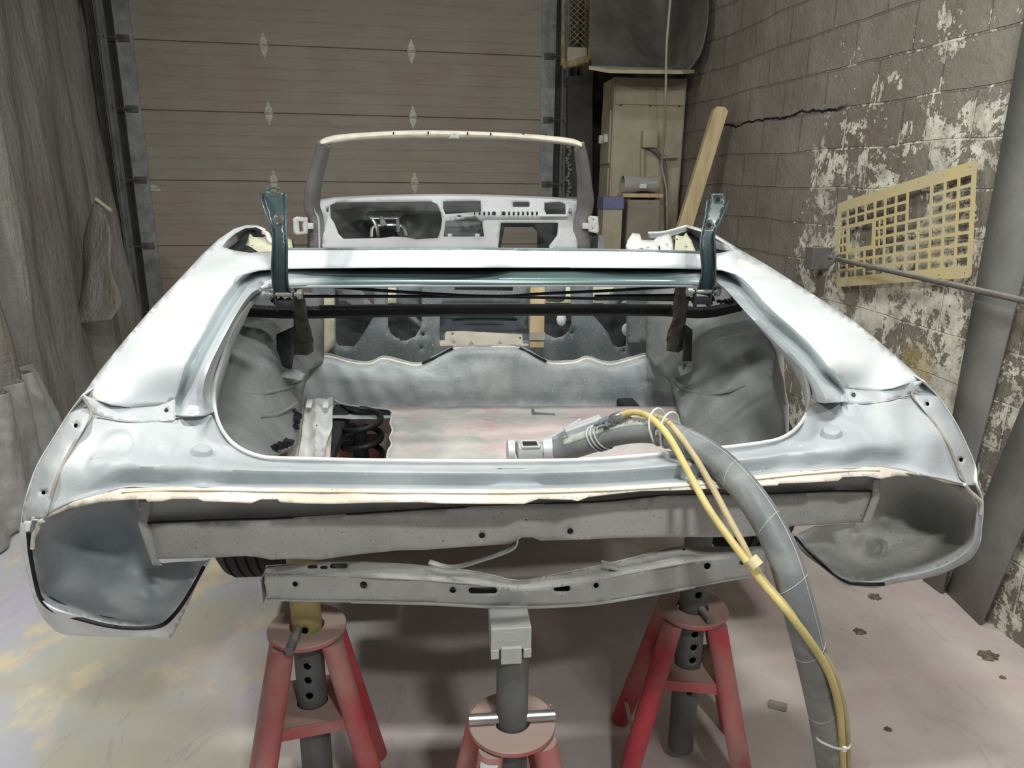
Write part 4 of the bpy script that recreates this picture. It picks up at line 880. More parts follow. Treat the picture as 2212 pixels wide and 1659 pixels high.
part('panel_end_bracket', relief([(1886, 1036), (1900, 1036), (1900, 1076), (1880, 1130), (1862, 1130), (1884, 1074)], [(1886, 1036, 1.355), (1900, 1076, 1.35), (1880, 1130, 1.35), (1862, 1130, 1.355)], step=9), MT['lower'], thick=0.003)
part('rear_hole_shade_sheet', relief([(315, 1066), (1890, 1020), (1880, 1118), (1300, 1150), (1100, 1160), (600, 1186), (330, 1186)], [(315, 1066, 1.42), (1890, 1020, 1.45), (1100, 1160, 1.38), (330, 1186, 1.42), (1100, 1062, 1.38), (1880, 1118, 1.45)], step=30), MT['dark'], thick=0.002)  # added dark backing, makes the rear panel holes look shaded
# strap bracket between panel and crossmember
st = [(1124, 1146, 1.30), (1118, 1166, 1.285), (1108, 1188, 1.275), (1050, 1210, 1.30), (975, 1230, 1.335), (925, 1218, 1.37)]
s3 = [P(*q) for q in st]
part('strap_bracket', loft([s3, [p+Vector((0.004, 0.016, 0.0)) for p in s3]], 4, 1), MT['frame'], thick=0.003, off=0)
# --- rear crossmember on the stands
f_top = [(570, 1238, 1.43), (640, 1240, 1.41), (759, 1244, 1.39), (918, 1252, 1.37), (1037, 1262, 1.355), (1136, 1275, 1.345), (1220, 1264, 1.35), (1300, 1250, 1.36), (1400, 1230, 1.375), (1500, 1213, 1.39), (1600, 1199, 1.415), (1658, 1188, 1.44)]
f_bot = [(576, 1293, 1.43), (640, 1295, 1.412), (759, 1297, 1.392), (918, 1301, 1.372), (1037, 1307, 1.357), (1120, 1309, 1.35), (1220, 1306, 1.352), (1300, 1299, 1.362), (1400, 1283, 1.377), (1500, 1265, 1.392), (1600, 1247, 1.417), (1654, 1238, 1.44)]
f_back = [(578, 1222, 1.50), (640, 1218, 1.48), (782, 1214, 1.46), (918, 1222, 1.44), (1037, 1236, 1.425), (1120, 1254, 1.415), (1200, 1240, 1.42), (1300, 1220, 1.43), (1399, 1196, 1.45), (1478, 1180, 1.47), (1597, 1183, 1.49), (1655, 1180, 1.50)]
cmr = empty('rear_crossmember', (0, 0, 0), None, None)
cmr.parent = car; cmr.location = Vector((0.14, 1.4, 0.75))-car.location
obj('front_face', relief([q[:2] for q in f_top]+[q[:2] for q in f_bot[::-1]], f_top+f_bot, [circ(637, 1262, 6), circ(978, 1275, 7), rbox(1012, 1269, 1074, 1283, 6.5), circ(1288, 1265, 6), circ(1528, 1223, 7.5), circ(1604, 1215, 6), rbox(1196, 1265, 1232, 1278, 6), circ(785, 1264, 8)], 11), MT['frame'], cmr, thick=0.003)
obj('top_face', relief([q[:2] for q in f_back]+[q[:2] for q in f_top[::-1]], f_back+f_top, [rbox(664, 1219, 686, 1228, 4.4), rbox(691, 1221, 708, 1229, 4), rbox(712, 1217, 750, 1228, 5.4), circ(1478, 1186, 3)], 10), MT['frame'], cmr, thick=0.003)
def off3(L, dz, dy): return [P(*q)+Vector((0, dy, dz)) for q in L]
bmx = loft([off3(f_bot, 0.0, 0.0), off3(f_bot, -0.006, 0.004), off3(f_bot, -0.006, 0.085), off3(f_back, 0, 0.0)], 3, 1)
obj('rear_shell', bmx, MT['frame'], cmr, thick=0.003, off=0)
obj('bottom_flange', tube([P(x, y+3, Y) for x, y, Y in f_bot[2:10]], 0.0035, 4, 6), MT['frame'], cmr)
obj('bolt_tab', box(P(1318, 1222, 1.40), (0.035, 0.03, 0.003), Matrix.Rotation(0.3, 3, 'Y')), MT['frame'], cmr, smooth=0)
obj('end_plate', box(P(572, 1262, 1.47), (0.004, 0.07, 0.055)), MT['frame'], cmr, smooth=0)

# --- trunk inside: wheelhouses, kick-up, floor
whL = [(440, 640), (560, 622), (700, 636), (700, 782), (668, 800), (655, 850), (650, 905), (640, 960), (600, 985), (560, 1015), (430, 1015)]
part('wheelhouse', relief(whL, [(445, 700, 2.0), (455, 850, 1.82), (470, 950, 1.62), (540, 1000, 1.50), (520, 700, 2.16), (560, 800, 1.98), (600, 690, 2.22), (650, 700, 2.36), (640, 800, 2.2), (640, 900, 2.05), (600, 965, 1.80), (700, 690, 2.5), (695, 780, 2.48), (500, 880, 1.80), (560, 900, 1.86), (500, 640, 2.15)],
      step=14, noise=0.004, bumps=[(560, 885, 44, 0.014), (590, 800, 50, 0.012), (560, 950, 36, -0.012), (500, 760, 50, 0.01)]), MT['blast'], thick=0.003)
whR = [(1395, 625), (1560, 618), (1665, 690), (1676, 760), (1668, 815), (1672, 838), (1694, 892), (1698, 945), (1690, 990), (1540, 990), (1480, 960), (1470, 900), (1450, 830), (1395, 770)]
part('wheelhouse', relief(whR, [(1400, 640, 2.5), (1400, 760, 2.48), (1450, 830, 2.3), (1470, 900, 2.1), (1540, 980, 1.85), (1480, 720, 2.3), (1550, 690, 2.24), (1560, 800, 2.12), (1560, 880, 2.0), (1600, 940, 1.80), (1620, 700, 2.20), (1640, 800, 2.05), (1660, 760, 2.10), (1690, 900, 1.85), (1560, 630, 2.3), (1690, 985, 1.75)],
      step=14, noise=0.004, bumps=[(1520, 850, 60, 0.016), (1540, 770, 50, 0.012), (1500, 700, 30, 0.01)]), MT['blast'], thick=0.003)
bead('pressed_rib', [(1455, 815, 2.30), (1475, 838, 2.22), (1510, 850, 2.13), (1560, 848, 2.05), (1610, 835, 2.02)], 0.006, MT['blast'])
bead('pressed_rib', [(655, 822, 2.15), (620, 838, 2.08), (580, 848, 1.97), (540, 852, 1.90)], 0.005, MT['blast'])
bead('pressed_rib', [(640, 872, 2.06), (600, 895, 1.96), (560, 900, 1.85)], 0.005, MT['blast'])
k0 = [(640, 815), (655, 790), (700, 770), (760, 784), (800, 786), (828, 775), (868, 784), (912, 788), (980, 754), (1050, 750), (1122, 752), (1182, 784), (1240, 784), (1270, 775), (1320, 788), (1400, 768), (1432, 785), (1450, 810)]
def krow(dy, Y, xs=1.0): return [(1050+(x-1050)*xs, y+dy, Y) for x, y in k0]
kb = [(630+i*49, 884, 2.43) for i in range(18)]
km = [(x, 845+(y-785)*0.25, 2.455) for x, y in [(634+i*48.5, k0[i][1]) for i in range(18)]]
km1 = [(x, 812+(y-785)*0.6, 2.475) for x, y in [(636+i*48.2, k0[i][1]) for i in range(18)]]
kbm = loft(rows3([krow(-7, 2.535), krow(0, 2.53), krow(9, 2.49), km1, km, kb, [(x, 903, PZ(x, 903, 0.866).y) for x, _, _ in kb]]), 5, 5)
face_cam(kbm)
for q in (((890, 850, 2.455), 0.026, -0.008), ((1228, 848, 2.455), 0.026, -0.008), ((745, 845, 2.455), 0.03, -0.010), ((1062, 835, 2.46), 0.016, -0.005), ((1085, 830, 2.46), 0.012, -0.004), ((1026, 828, 2.46), 0.010, -0.004)): dent(kbm, *q)
for v in kbm.verts:
    x = v.co.x; v.co.y += 0.004*math.sin(x*31)+0.003*math.sin(x*83+v.co.z*40)
    if abs(x-XC) < 0.14: v.co.y -= 0.014*min(1, (0.14-abs(x-XC))/0.02)
part('seat_kickup', kbm, MT['kickup'], thick=0.003, smooth=60)
bead('kickup_edge', [(x, y, 2.525) for x, y in k0[1:]], 0.004, MT['filler'])
bead('dark_gap', [(912, 785, 2.52), (945, 770, 2.52), (978, 752, 2.52)], 0.005, MT['black'])
bead('dark_gap', [(1122, 752, 2.52), (1150, 766, 2.52), (1180, 781, 2.52)], 0.005, MT['black'])
hole = [(717, 858), (737, 872), (790, 880), (843, 886), (845, 905), (843, 915), (848, 930), (842, 945), (846, 960), (838, 975), (834, 1010), (712, 1010), (716, 940)]
def zfl(x, y): return PZ(x, y, 0.866+0.003*math.sin(x*0.02)*math.sin(y*0.045)+0.002*math.sin(x*0.07))
part('trunk_floor', sheet([(636, 878), (1470, 878), (1500, 970), (1600, 1130), (540, 1130), (600, 975)], [hole], 16, zfl), MT['floorpan'], thick=0.003)
bead('cut_edge', [(x, y, PZ(x, y, 0.868).y) for x, y in hole[:11]], 0.003, MT['white'], 0, 3)
rl = sheet([(660, 862), (717, 858), (716, 920), (706, 955), (700, 1010), (640, 1010), (652, 950)], [circ(684, 918, 3, n=8)], 9, lambda x, y: PZ(x, y, 0.885+0.012*math.cos((x-684)*0.16)))
part('frame_rail', rl, MT['white'], thick=0.004)
for x in (668, 704): part('rail_tab', box(PZ(x, 872, 0.905), (0.018, 0.04, 0.006), Matrix.Rotation(0.4, 3, 'X'), 0.001), MT['white'], smooth=0)
sp_c = P(782, 940, 2.22); hx = []
for k in range(0, 157):
    a = k/156*2*math.pi*6.2+0.5; hx.append(Vector((sp_c.x+0.062*math.cos(a), sp_c.y+0.062*math.sin(a), 0.52+0.37*k/156)))
part('coil_spring', tube(hx, 0.0095, 1, 10), MT['spring'])
part('bump_stop', lathe([(0.0, 0.86), (0.018, 0.86), (0.024, 0.76), (0.034, 0.62), (0.045, 0.5), (0.0, 0.5)], (sp_c.x-0.005, sp_c.y, 0), 16), MT['black'])
part('rear_axle', tube([(-0.62, 2.47, 0.55), (0.9, 2.47, 0.55)], 0.04, 1, 14), MT['dark'])
part('spring_perch', box((sp_c.x, sp_c.y, 0.49), (0.17, 0.17, 0.02)), MT['black'])
part('torn_edge', prism([PZ(x, y, 0.862) for x, y in ((735, 872), (760, 878), (790, 881), (843, 886), (846, 893), (800, 892), (770, 890), (750, 884))], (0, 0, -0.012)), MT['black'], smooth=0)
clp = P(1176, 902, 2.25)
part('floor_tab', merge(box(clp, (0.07, 0.004, 0.032), Matrix.Rotation(-0.35, 3, 'Z')), box(clp+Vector((-0.036, 0.018, 0.006)), (0.006, 0.03, 0.04))), MT['galv'], smooth=0)
# --- cross bars under the deck
bead('brace_bar', [(505, 668, 2.16), (640, 675, 2.17), (1000, 670, 2.18), (1400, 670, 2.18), (1520, 675, 2.17), (1600, 660, 2.16)], 0.0185, MT['black'])
bead('brace_bar_top', [(690, 664, 2.15), (1000, 661, 2.16), (1450, 662, 2.16)], 0.007, MT['dark'])
bead('torsion_bar', [(655, 640, 2.02), (1050, 641, 2.05), (1290, 645, 2.06), (1460, 648, 2.05)], 0.0045, MT['black'], 0)
bead('torsion_bar', [(680, 616, 2.03), (830, 628, 2.03), (1050, 640, 2.04), (1180, 634, 2.04), (1350, 626, 2.03), (1470, 618, 2.02)], 0.0045, MT['black'], 0)
bead('bar_sleeve', [(1285, 643, 2.03), (1455, 641, 2.03)], 0.009, MT['dark'], 0)
for e, s in (((640, 616), -1), ((1480, 616), 1)):
    L = [(639, 616), (652, 634), (658, 655), (664, 694), (672, 722), (676, 760), (664, 768), (636, 766), (634, 700), (633, 640)] if s < 0 else [(1491, 616), (1464, 612), (1457, 640), (1455, 694), (1444, 719), (1441, 758), (1466, 762), (1478, 752), (1478, 719), (1484, 677), (1490, 640)]
    ct = [(x, y, 2.0+(y-616)*0.0011+(0.025 if (x < 645 or x > 1475) else 0)) for x, y in L]
    part('hinge_post', relief(L, ct, step=7), MT['brown'], thick=0.006)
part('side_bracket', relief([(597, 722), (633, 706), (634, 760), (628, 800), (598, 784)], [(597, 722, 2.14), (633, 706, 2.10), (634, 760, 2.10), (628, 800, 2.08), (598, 784, 2.12)], step=9), MT['dark'], thick=0.004)
part('side_bracket', relief([(1479, 700), (1496, 712), (1494, 780), (1477, 780)], [(1479, 700, 2.12), (1496, 712, 2.18), (1494, 780, 2.16), (1477, 780, 2.1)], step=9), MT['dark'], thick=0.004)
part('bracket_foot', relief([(603, 800), (640, 795), (660, 808), (652, 822), (606, 815)], [(603, 800, 2.09), (640, 795, 2.08), (660, 808, 2.07), (606, 815, 2.07)], step=9), MT['blast'], thick=0.003)
part('bracket_foot', relief([(1462, 790), (1500, 782), (1497, 800), (1470, 812)], [(1462, 790, 2.15), (1500, 782, 2.12), (1470, 812, 2.12)], step=9), MT['blast'], thick=0.003)
# tar lumps round the hinge roots
def lump(pts, r, seed):
    rs = random.Random(seed); bms = []
    for x, y, Y in pts:
        b = bmesh.new(); bmesh.ops.create_icosphere(b, subdivisions=1, radius=r*rs.uniform(0.6, 1.2))
        for v in b.verts: v.co *= rs.uniform(0.7, 1.3)
        bmesh.ops.translate(b, vec=P(x+rs.uniform(-3, 3), y+rs.uniform(-3, 3), Y), verts=b.verts); bms.append(b)
    return merge(*bms)
for k_, (L_, r_) in enumerate((([(590+i*5, 648+(i % 3)*3, 2.03) for i in range(9)], 0.010), ([(1492+i*8, 648+(i % 3)*3, 2.05) for i in range(12)], 0.011),
      ([(1588+i*5, 642+i*2, 2.02) for i in range(4)], 0.012), ([(590+i*6, 972-i*3, 1.75) for i in range(7)], 0.012), ([(640, 925-i*7, 1.98+i*0.015) for i in range(6)], 0.012))):
    part('tar_residue', lump(L_, r_, k_+3), MT['black'], smooth=0)
# --- seat bulkhead with cut-outs
def bY(x, y): return 2.72
bh_out = [(668, 606), (1428, 606), (1428, 765), (1400, 790), (1182, 800), (912, 800), (700, 795), (668, 770)]
bh_holes = [[(723, 612), (726, 738), (732, 747), (764, 749), (776, 735), (808, 682), (808, 612)],
            [(838, 612), (838, 705), (844, 720), (856, 730), (864, 731), (864, 736), (877, 736), (897, 727), (910, 706), (911, 690), (911, 612)],
            [(950, 660), (958, 655), (1132, 655), (1142, 662), (1143, 735), (950, 735)],
            [(1146, 614), (1232, 614), (1234, 700), (1228, 716), (1214, 727), (1199, 730), (1180, 722), (1170, 714), (1150, 714)],
            [(1281, 612), (1281, 680), (1312, 717), (1324, 745), (1336, 751), (1353, 747), (1354, 612)],
            circ(914, 722, 4, n=8), circ(910, 752, 2, n=6), circ(1235, 718, 3, n=8), circ(1348, 758, 2, n=6)]
part('seat_bulkhead', sheet(bh_out, bh_holes, 16, lambda x, y: P(x, y, 2.72-0.012*max(0, min(1, (785-y)/40)) + (0.012 if 930 < x < 946 or 1146 < x < 1150 else 0))), MT['galv'], thick=0.003)
for L in ([(716, 614), (770, 614), (812, 668), (790, 672), (765, 668)], [(1380, 614), (1330, 618), (1298, 664), (1318, 668), (1336, 660)]):
    part('diagonal_brace', relief(L, [(x, y, 2.80) for x, y in L], step=12, noise=0.004), MT['blast'], thick=0.01)
part('speaker_cover', relief(rbox(856, 600, 913, 664, 12), [(856, 600, 2.82), (913, 600, 2.82), (913, 664, 2.82), (856, 664, 2.80), (880, 630, 2.79)], step=12), MT['galv'], thick=0.006)
part('speaker_cover', relief(rbox(1178, 600, 1222, 652, 10), [(1178, 600, 2.82), (1222, 600, 2.82), (1222, 652, 2.82), (1178, 652, 2.80)], step=12), MT['galv'], thick=0.006)
part('seat_strut', tube([P(868, 665, 2.85), P(912, 706, 2.83)], 0.012, 1, 8), MT['galv'])
for x in (1213, 1364-10): part('white_tab', relief(circ(x, 690 if x < 1300 else 712, 11, 14, 10), [(x-11, 690, 2.83), (x+11, 690, 2.83), (x, 705, 2.82)], step=10), MT['white'], thick=0.004)
tunm = plain('blue_grey_inner_panel', (74, 84, 90), 0.45, 0.1, 0.15, 8)
part('tunnel_panel', relief([(944, 650), (1150, 650), (1150, 745), (944, 745)], [(944, 650, 2.95), (1150, 650, 2.95), (944, 745, 2.85), (1150, 745, 2.85)], step=20), tunm, thick=0.003)
for y_, a_, b_ in ((672, 985, 1108), (686, 975, 1118), (700, 990, 1100)): part('pressed_rib', tube([P(a_, y_+8, 2.92), P(a_+18, y_, 2.90), P(b_-18, y_, 2.90), P(b_, y_+8, 2.92)], 0.007, 4, 8), tunm)
part('top_stiffener', prism([P(982, 612, 2.2), P(1109, 612, 2.2), P(1108, 628, 2.2), P(982, 626, 2.2)], (0, 0.01, 0)), MT['dark'], smooth=0)
part('inner_deck_panel', relief([(690, 600), (1400, 600), (1400, 655), (690, 655)], [(690, 600, 3.0), (1400, 600, 3.0), (690, 655, 2.95), (1400, 655, 2.95)], [rbox(722, 612, 836, 660, 6)], step=24), MT['cream'], thick=0.003)
part('latch_bracket', relief([(961, 722), (964, 716), (1000, 715), (1128, 722), (1130, 742), (1142, 742), (1142, 748), (950, 748), (950, 736), (961, 735)], [(961, 716, 2.60), (1128, 722, 2.60), (950, 748, 2.56), (1142, 748, 2.56)], [circ(978, 721, 2.5, n=8), circ(981, 740, 3, n=8), circ(1124, 730, 2.5, n=8)], 9), MT['tanmetal'], thick=0.003)
for x in (1018, 1080): part('bracket_gusset', prism([P(x-9, 747, 2.55), P(x, 738, 2.55), P(x+9, 747, 2.55)], (0, 0.05, 0.0)), MT['tanmetal'], smooth=0)
part('side_panel', relief([(668, 640), (722, 636), (724, 745), (700, 770), (668, 775)], [(668, 640, 2.60), (722, 636, 2.64), (724, 745, 2.64), (668, 775, 2.60)], step=14, noise=0.004), MT['cream'], thick=0.003)
part('side_panel', relief([(1353, 620), (1402, 620), (1402, 742), (1355, 742)], [(1353, 620, 2.66), (1402, 620, 2.60), (1402, 742, 2.60), (1355, 742, 2.66)], step=14, noise=0.003), MT['galv'], thick=0.003)
wl = P(1160, 680, 2.63)
tag(obj('wood_batten', box((wl.x, wl.y, (P(1160, 614, 2.63).z+P(1160, 746, 2.63).z)/2), (0.054, 0.022, P(1160, 606, 2.63).z-P(1160, 746, 2.63).z), None, 0.002), woodm, smooth=0), 'pale wooden batten standing upright against the seat bulkhead inside the trunk', 'batten')
part('batten_bracket', box((wl.x, wl.y-0.014, P(1160, 728, 2.6).z), (0.058, 0.006, 0.03)), MT['tanmetal'], smooth=0)

# --- hinge arms
def arm(name, Ls, Rs, holes, d, Y0, Y1):
    h = empty(name, (0, 0, 0), None, None); h.parent = car; h.location = P((Ls[-1][0]+Rs[-1][0])/2, Ls[-1][1], Y0)-car.location
    y0 = Ls[0][1]; y1 = Ls[-1][1]
    def yy(y): return Y1+(Y0-Y1)*(y-y0)/(y1-y0)
    rows = []
    def samp(L, n=22):
        c = crom([Vector((x, y, 0)) for x, y in L], 8); return [c[int(i*(len(c)-1)/(n-1))] for i in range(n)]
    a, b = samp(Ls), samp(Rs); cols = []
    for i in range(len(a)):
        l, r = a[i], b[i]; t = i/(len(a)-1); Yc = yy((l.y+r.y)/2)-0.05*math.sin(math.pi*t)
        pts = []
        for k, dd in ((0, 0), (0.06, 0.002), (0.13, 1), (0.5, 1.06), (0.87, 1), (0.94, 0.002), (1, 0)):
            x = l.x+(r.x-l.x)*k; y = l.y+(r.y-l.y)*k; pts.append(P(x, y, Yc+d*dd))
        cols.append(pts)
    rows = [[c[k] for c in cols] for k in range(7)]
    # web is its own 2D sheet so that holes are real; flanges are lofts
    obj('flange', loft(rows[0:3], 1, 1), MT['green'], h, thick=0.003, off=0)
    obj('flange', loft(rows[4:7], 1, 1), MT['green'], h, thick=0.003, off=0)
    lw = [(l.x+(r.x-l.x)*0.13, l.y) for l, r in zip(a, b)]; rw = [(l.x+(r.x-l.x)*0.87, r.y) for l, r in zip(a, b)]
    topx = Ls[0][0]*0.5+Rs[0][0]*0.5
    tab = [(topx-15, y0-1), (topx-15, y0-14), (topx+15, y0-14), (topx+15, y0-1)]
    fnY = lambda x, y: P(x, y, yy(max(y, y0-16))-0.05*math.sin(math.pi*max(0, min(1, (y-y0)/(y1-y0))))+d*1.0)
    outl = [lw[0]]+tab+rw+lw[::-1][:-1]
    obj('web', sheet(outl, [circ(*q, n=16) for q in holes], 6, fnY), MT['green'], h, thick=0.003, off=0)
    for q in holes:
        obj('hole_lip', tube([fnY(x, y) for x, y in circ(q[0], q[1], q[2], q[3], 16)+[(q[0]+q[2], q[1])]], 0.0012, 1, 6, False), MT['steel'], h)
    c = P((a[-1].x+b[-1].x)/2, a[-1].y-4, Y0+0.0)
    obj('hinge_pin', tube([c+Vector((-0.045, 0, 0)), c+Vector((0.045, 0, 0))], 0.006, 1, 10), MT['steel'], h)
    for s in (-1, 1):
        obj('pivot_clevis', box(c+Vector((s*0.022, 0.004, -0.018)), (0.005, 0.022, 0.05), Matrix.Rotation(s*0.1, 3, 'Y'), 0.002), MT['dark'], h)
        obj('pivot_boss', tube([c+Vector((s*0.034, 0, 0)), c+Vector((s*0.046, 0, 0))], 0.013, 1, 14), MT['steel'], h)
    obj('pivot_block', box(c+Vector((0, 0.012, -0.026)), (0.040, 0.02, 0.02), None, 0.003), MT['dark'], h)
    return h
arm('trunk_hinge', [(560, 418), (563, 433), (574, 464), (586, 503), (587, 539), (585, 580), (588, 616), (594, 640)], [(620, 418), (621, 440), (620, 469), (620, 503), (622, 533), (622, 580), (624, 616), (633, 640)], [(592, 416, 9, 8), (602, 475, 8.5, 9)], 0.026, 1.905, 1.96)
arm('trunk_hinge', [(1526, 432), (1524, 450), (1521, 469), (1514, 505), (1511, 533), (1514, 566), (1514, 594), (1503, 634)], [(1577, 432), (1569, 452), (1558, 478), (1545, 508), (1547, 552), (1547, 600), (1543, 622), (1536, 640)], [(1551, 431, 7, 7), (1531, 487, 7.5, 7)], 0.026, 1.905, 1.96)

part('bulkhead_shade_sheet', relief([(700, 650), (1390, 650), (1390, 770), (700, 770)], [(700, 650, 2.98), (1390, 650, 2.98), (700, 770, 2.9), (1390, 770, 2.9)], [rbox(940, 654, 1152, 742, 6)], step=30), MT['dark'], thick=0.003)  # added dark sheet, stands for cabin shade behind the bulkhead cut-outs
# --- window-corner structures in front of the deck
part('inner_quarter', relief([(480, 532), (500, 509), (530, 491), (556, 489), (600, 510), (632, 518), (640, 545), (480, 545)], [(480, 532, 2.5), (530, 491, 2.62), (600, 510, 2.7), (640, 545, 2.45), (480, 545, 2.35)], step=10), MT['dark'], thick=0.004)
part('window_bracket', relief([(528, 536), (540, 504), (547, 512), (566, 513), (580, 508), (590, 520), (612, 508), (630, 518), (634, 546), (525, 546)], [(528, 536, 2.38), (540, 504, 2.48), (566, 513, 2.44), (630, 518, 2.5), (634, 546, 2.36), (525, 546, 2.34)], [circ(543, 530, 2, n=6), circ(560, 514.5, 1.8, n=6)], 8, noise=0.006), MT['cream'], thick=0.005)
bead('bracket_tube', [(570, 502, 2.45), (578, 506, 2.42), (584, 520, 2.40), (600, 528, 2.40)], 0.008, MT['white'])
part('inner_quarter', relief([(1480, 490), (1513, 500), (1560, 524), (1580, 536), (1575, 545), (1455, 545), (1455, 520)], [(1480, 490, 2.65), (1560, 524, 2.5), (1580, 540, 2.35), (1455, 520, 2.6), (1455, 545, 2.45)], step=10), MT['dark'], thick=0.004)
part('window_bracket', relief([(1355, 520), (1366, 503), (1382, 505), (1386, 518), (1412, 519), (1420, 512), (1448, 504), (1452, 518), (1456, 546), (1353, 546)], [(1355, 520, 2.45), (1366, 503, 2.5), (1448, 504, 2.48), (1353, 546, 2.36), (1456, 546, 2.36), (1400, 532, 2.36)], [circ(1425, 535, 2.4, 6, n=8), circ(1385, 536, 6, 1.5, n=8), circ(1400, 533, 5, 1.5, n=8), circ(1443, 528, 1.8, n=6)], 7, noise=0.006), MT['white'], thick=0.005)
part('window_bracket', relief([(1460, 508), (1476, 510), (1482, 502), (1494, 520), (1504, 546), (1457, 546)], [(1460, 508, 2.42), (1482, 502, 2.44), (1504, 546, 2.34), (1457, 546, 2.34)], [circ(1463, 516, 2.4, n=6), circ(1483, 532, 2, n=6)], 7), MT['cream'], thick=0.005)
r1 = [(1400, 503, 2.62), (1430, 502, 2.6), (1455, 496, 2.6), (1480, 489, 2.6), (1488, 490, 2.6)]; r2 = [(1402, 514, 2.58), (1432, 512, 2.56), (1452, 508, 2.56), (1478, 500, 2.56), (1490, 498, 2.58)]
part('window_rail', loft(rows3([r1, r2]), 6, 3), MT['galv'], thick=0.004)
bead('rail_lip', r1, 0.004, MT['white'])

# --- windshield frame
hT = [(691, 304), (705, 297), (735, 291), (800, 286), (894, 282), (985, 283), (1073, 286), (1140, 290), (1208, 296), (1240, 301), (1257, 308)]
hM = [(693, 311), (715, 306), (745, 300), (805, 294), (894, 290), (985, 290), (1073, 293), (1140, 298), (1200, 304), (1240, 310), (1257, 316)]
hB = [(700, 313), (722, 311), (769, 305), (820, 302), (894, 300), (985, 300), (1073, 301), (1140, 305), (1191, 309), (1235, 315), (1255, 320)]
def bow(L, Y, b): return [(x, y, Y+b*(1-((x-975)/283)**2)) for x, y in L]
wf = empty('windshield_frame', (0, 0, 0), None, None); wf.parent = car; wf.location = P(975, 430, 3.6)-car.location
obj('header', loft(rows3([bow(hT, 3.46, 0.10), bow(hT, 3.40, 0.10), bow(hM, 3.38, 0.10), bow(hB, 3.40, 0.10), bow(hB, 3.45, 0.10)]), 5, 3), plain('scraped_cream_header', (226, 218, 202), 0.5, 0, 0.12, 14, 0.2, 60), wf, thick=0.004)
obj('latch_plate', relief([(974, 288), (990, 288), (990, 298), (994, 300), (968, 300), (973, 297)], [(974, 288, 3.44), (990, 288, 3.44), (968, 300, 3.45), (994, 300, 3.45)], [circ(982, 291, 1.5, n=6)], 6), MT['white'], wf, thick=0.01)
for x in (760, 850, 925, 1010, 1060, 1130, 1180): obj('screw_hole', tube([P(x, 285+abs(x-930)*0.02, 3.47), P(x, 288+abs(x-930)*0.02, 3.46)], 0.004, 1, 6), MT['dark'], wf)
pLo = [(690, 304, 3.42), (680, 340, 3.48), (671, 372, 3.53), (663, 405, 3.58), (659, 430, 3.62), (662, 456, 3.66), (671, 476, 3.68), (672, 540, 3.70)]
pLm = [(700, 306, 3.40), (692, 340, 3.46), (683, 372, 3.51), (675, 405, 3.56), (672, 430, 3.60), (676, 456, 3.64), (684, 476, 3.66), (686, 540, 3.68)]
pLi = [(713, 312, 3.42), (704, 345, 3.49), (696, 376, 3.54), (691, 405, 3.59), (689, 436, 3.63), (692, 456, 3.67), (696, 480, 3.69), (699, 540, 3.71)]
obj('windshield_pillar', loft(rows3([pLo, pLm, pLi]), 5, 4), MT['pillar'], wf, thick=0.012)
obj('pillar_bead', tube([P(x+4, y, Y-0.004) for x, y, Y in pLm], 0.006, 5, 8), MT['white'], wf)
pRo = [(1257, 306, 3.42), (1266, 340, 3.48), (1271, 372, 3.53), (1276, 405, 3.58), (1280, 430, 3.62), (1277, 456, 3.66), (1272, 476, 3.68), (1272, 540, 3.70)]
pRm = [(1250, 310, 3.40), (1258, 345, 3.46), (1263, 376, 3.51), (1266, 405, 3.56), (1267, 430, 3.60), (1264, 456, 3.64), (1258, 480, 3.66), (1257, 540, 3.68)]
pRi = [(1240, 320, 3.42), (1246, 350, 3.49), (1249, 380, 3.54), (1249, 405, 3.59), (1248, 436, 3.63), (1246, 456, 3.67), (1242, 480, 3.69), (1240, 540, 3.71)]
obj('windshield_pillar', loft(rows3([pRi, pRm, pRo]), 5, 4), MT['pillar'], wf, thick=0.012)
obj('pillar_bead', tube([P(x-3, y, Y-0.004) for x, y, Y in pRm], 0.005, 5, 8), MT['white'], wf)
for L, nm in ((([(633, 472), (640, 468), (664, 470), (664, 505), (640, 508), (634, 502)]), 0), (([(1271, 470), (1276, 466), (1292, 468), (1294, 500), (1290, 505), (1272, 500)]), 1)):
    hl = [[(645, 478), (655, 478), (655, 500), (646, 501)]] if nm == 0 else [circ(1282, 475, 1.6, n=6), circ(1281, 494, 1.6, n=6)]
    part('door_hinge_plate', relief(L, [(x, y, 3.62) for x, y in L], hl, 7), MT['white'], thick=0.03)
    c = P(666 if nm == 0 else 1268, 488, 3.64); part('hinge_arm_stub', box(c, (0.05, 0.03, 0.03), None, 0.004), MT['white'])

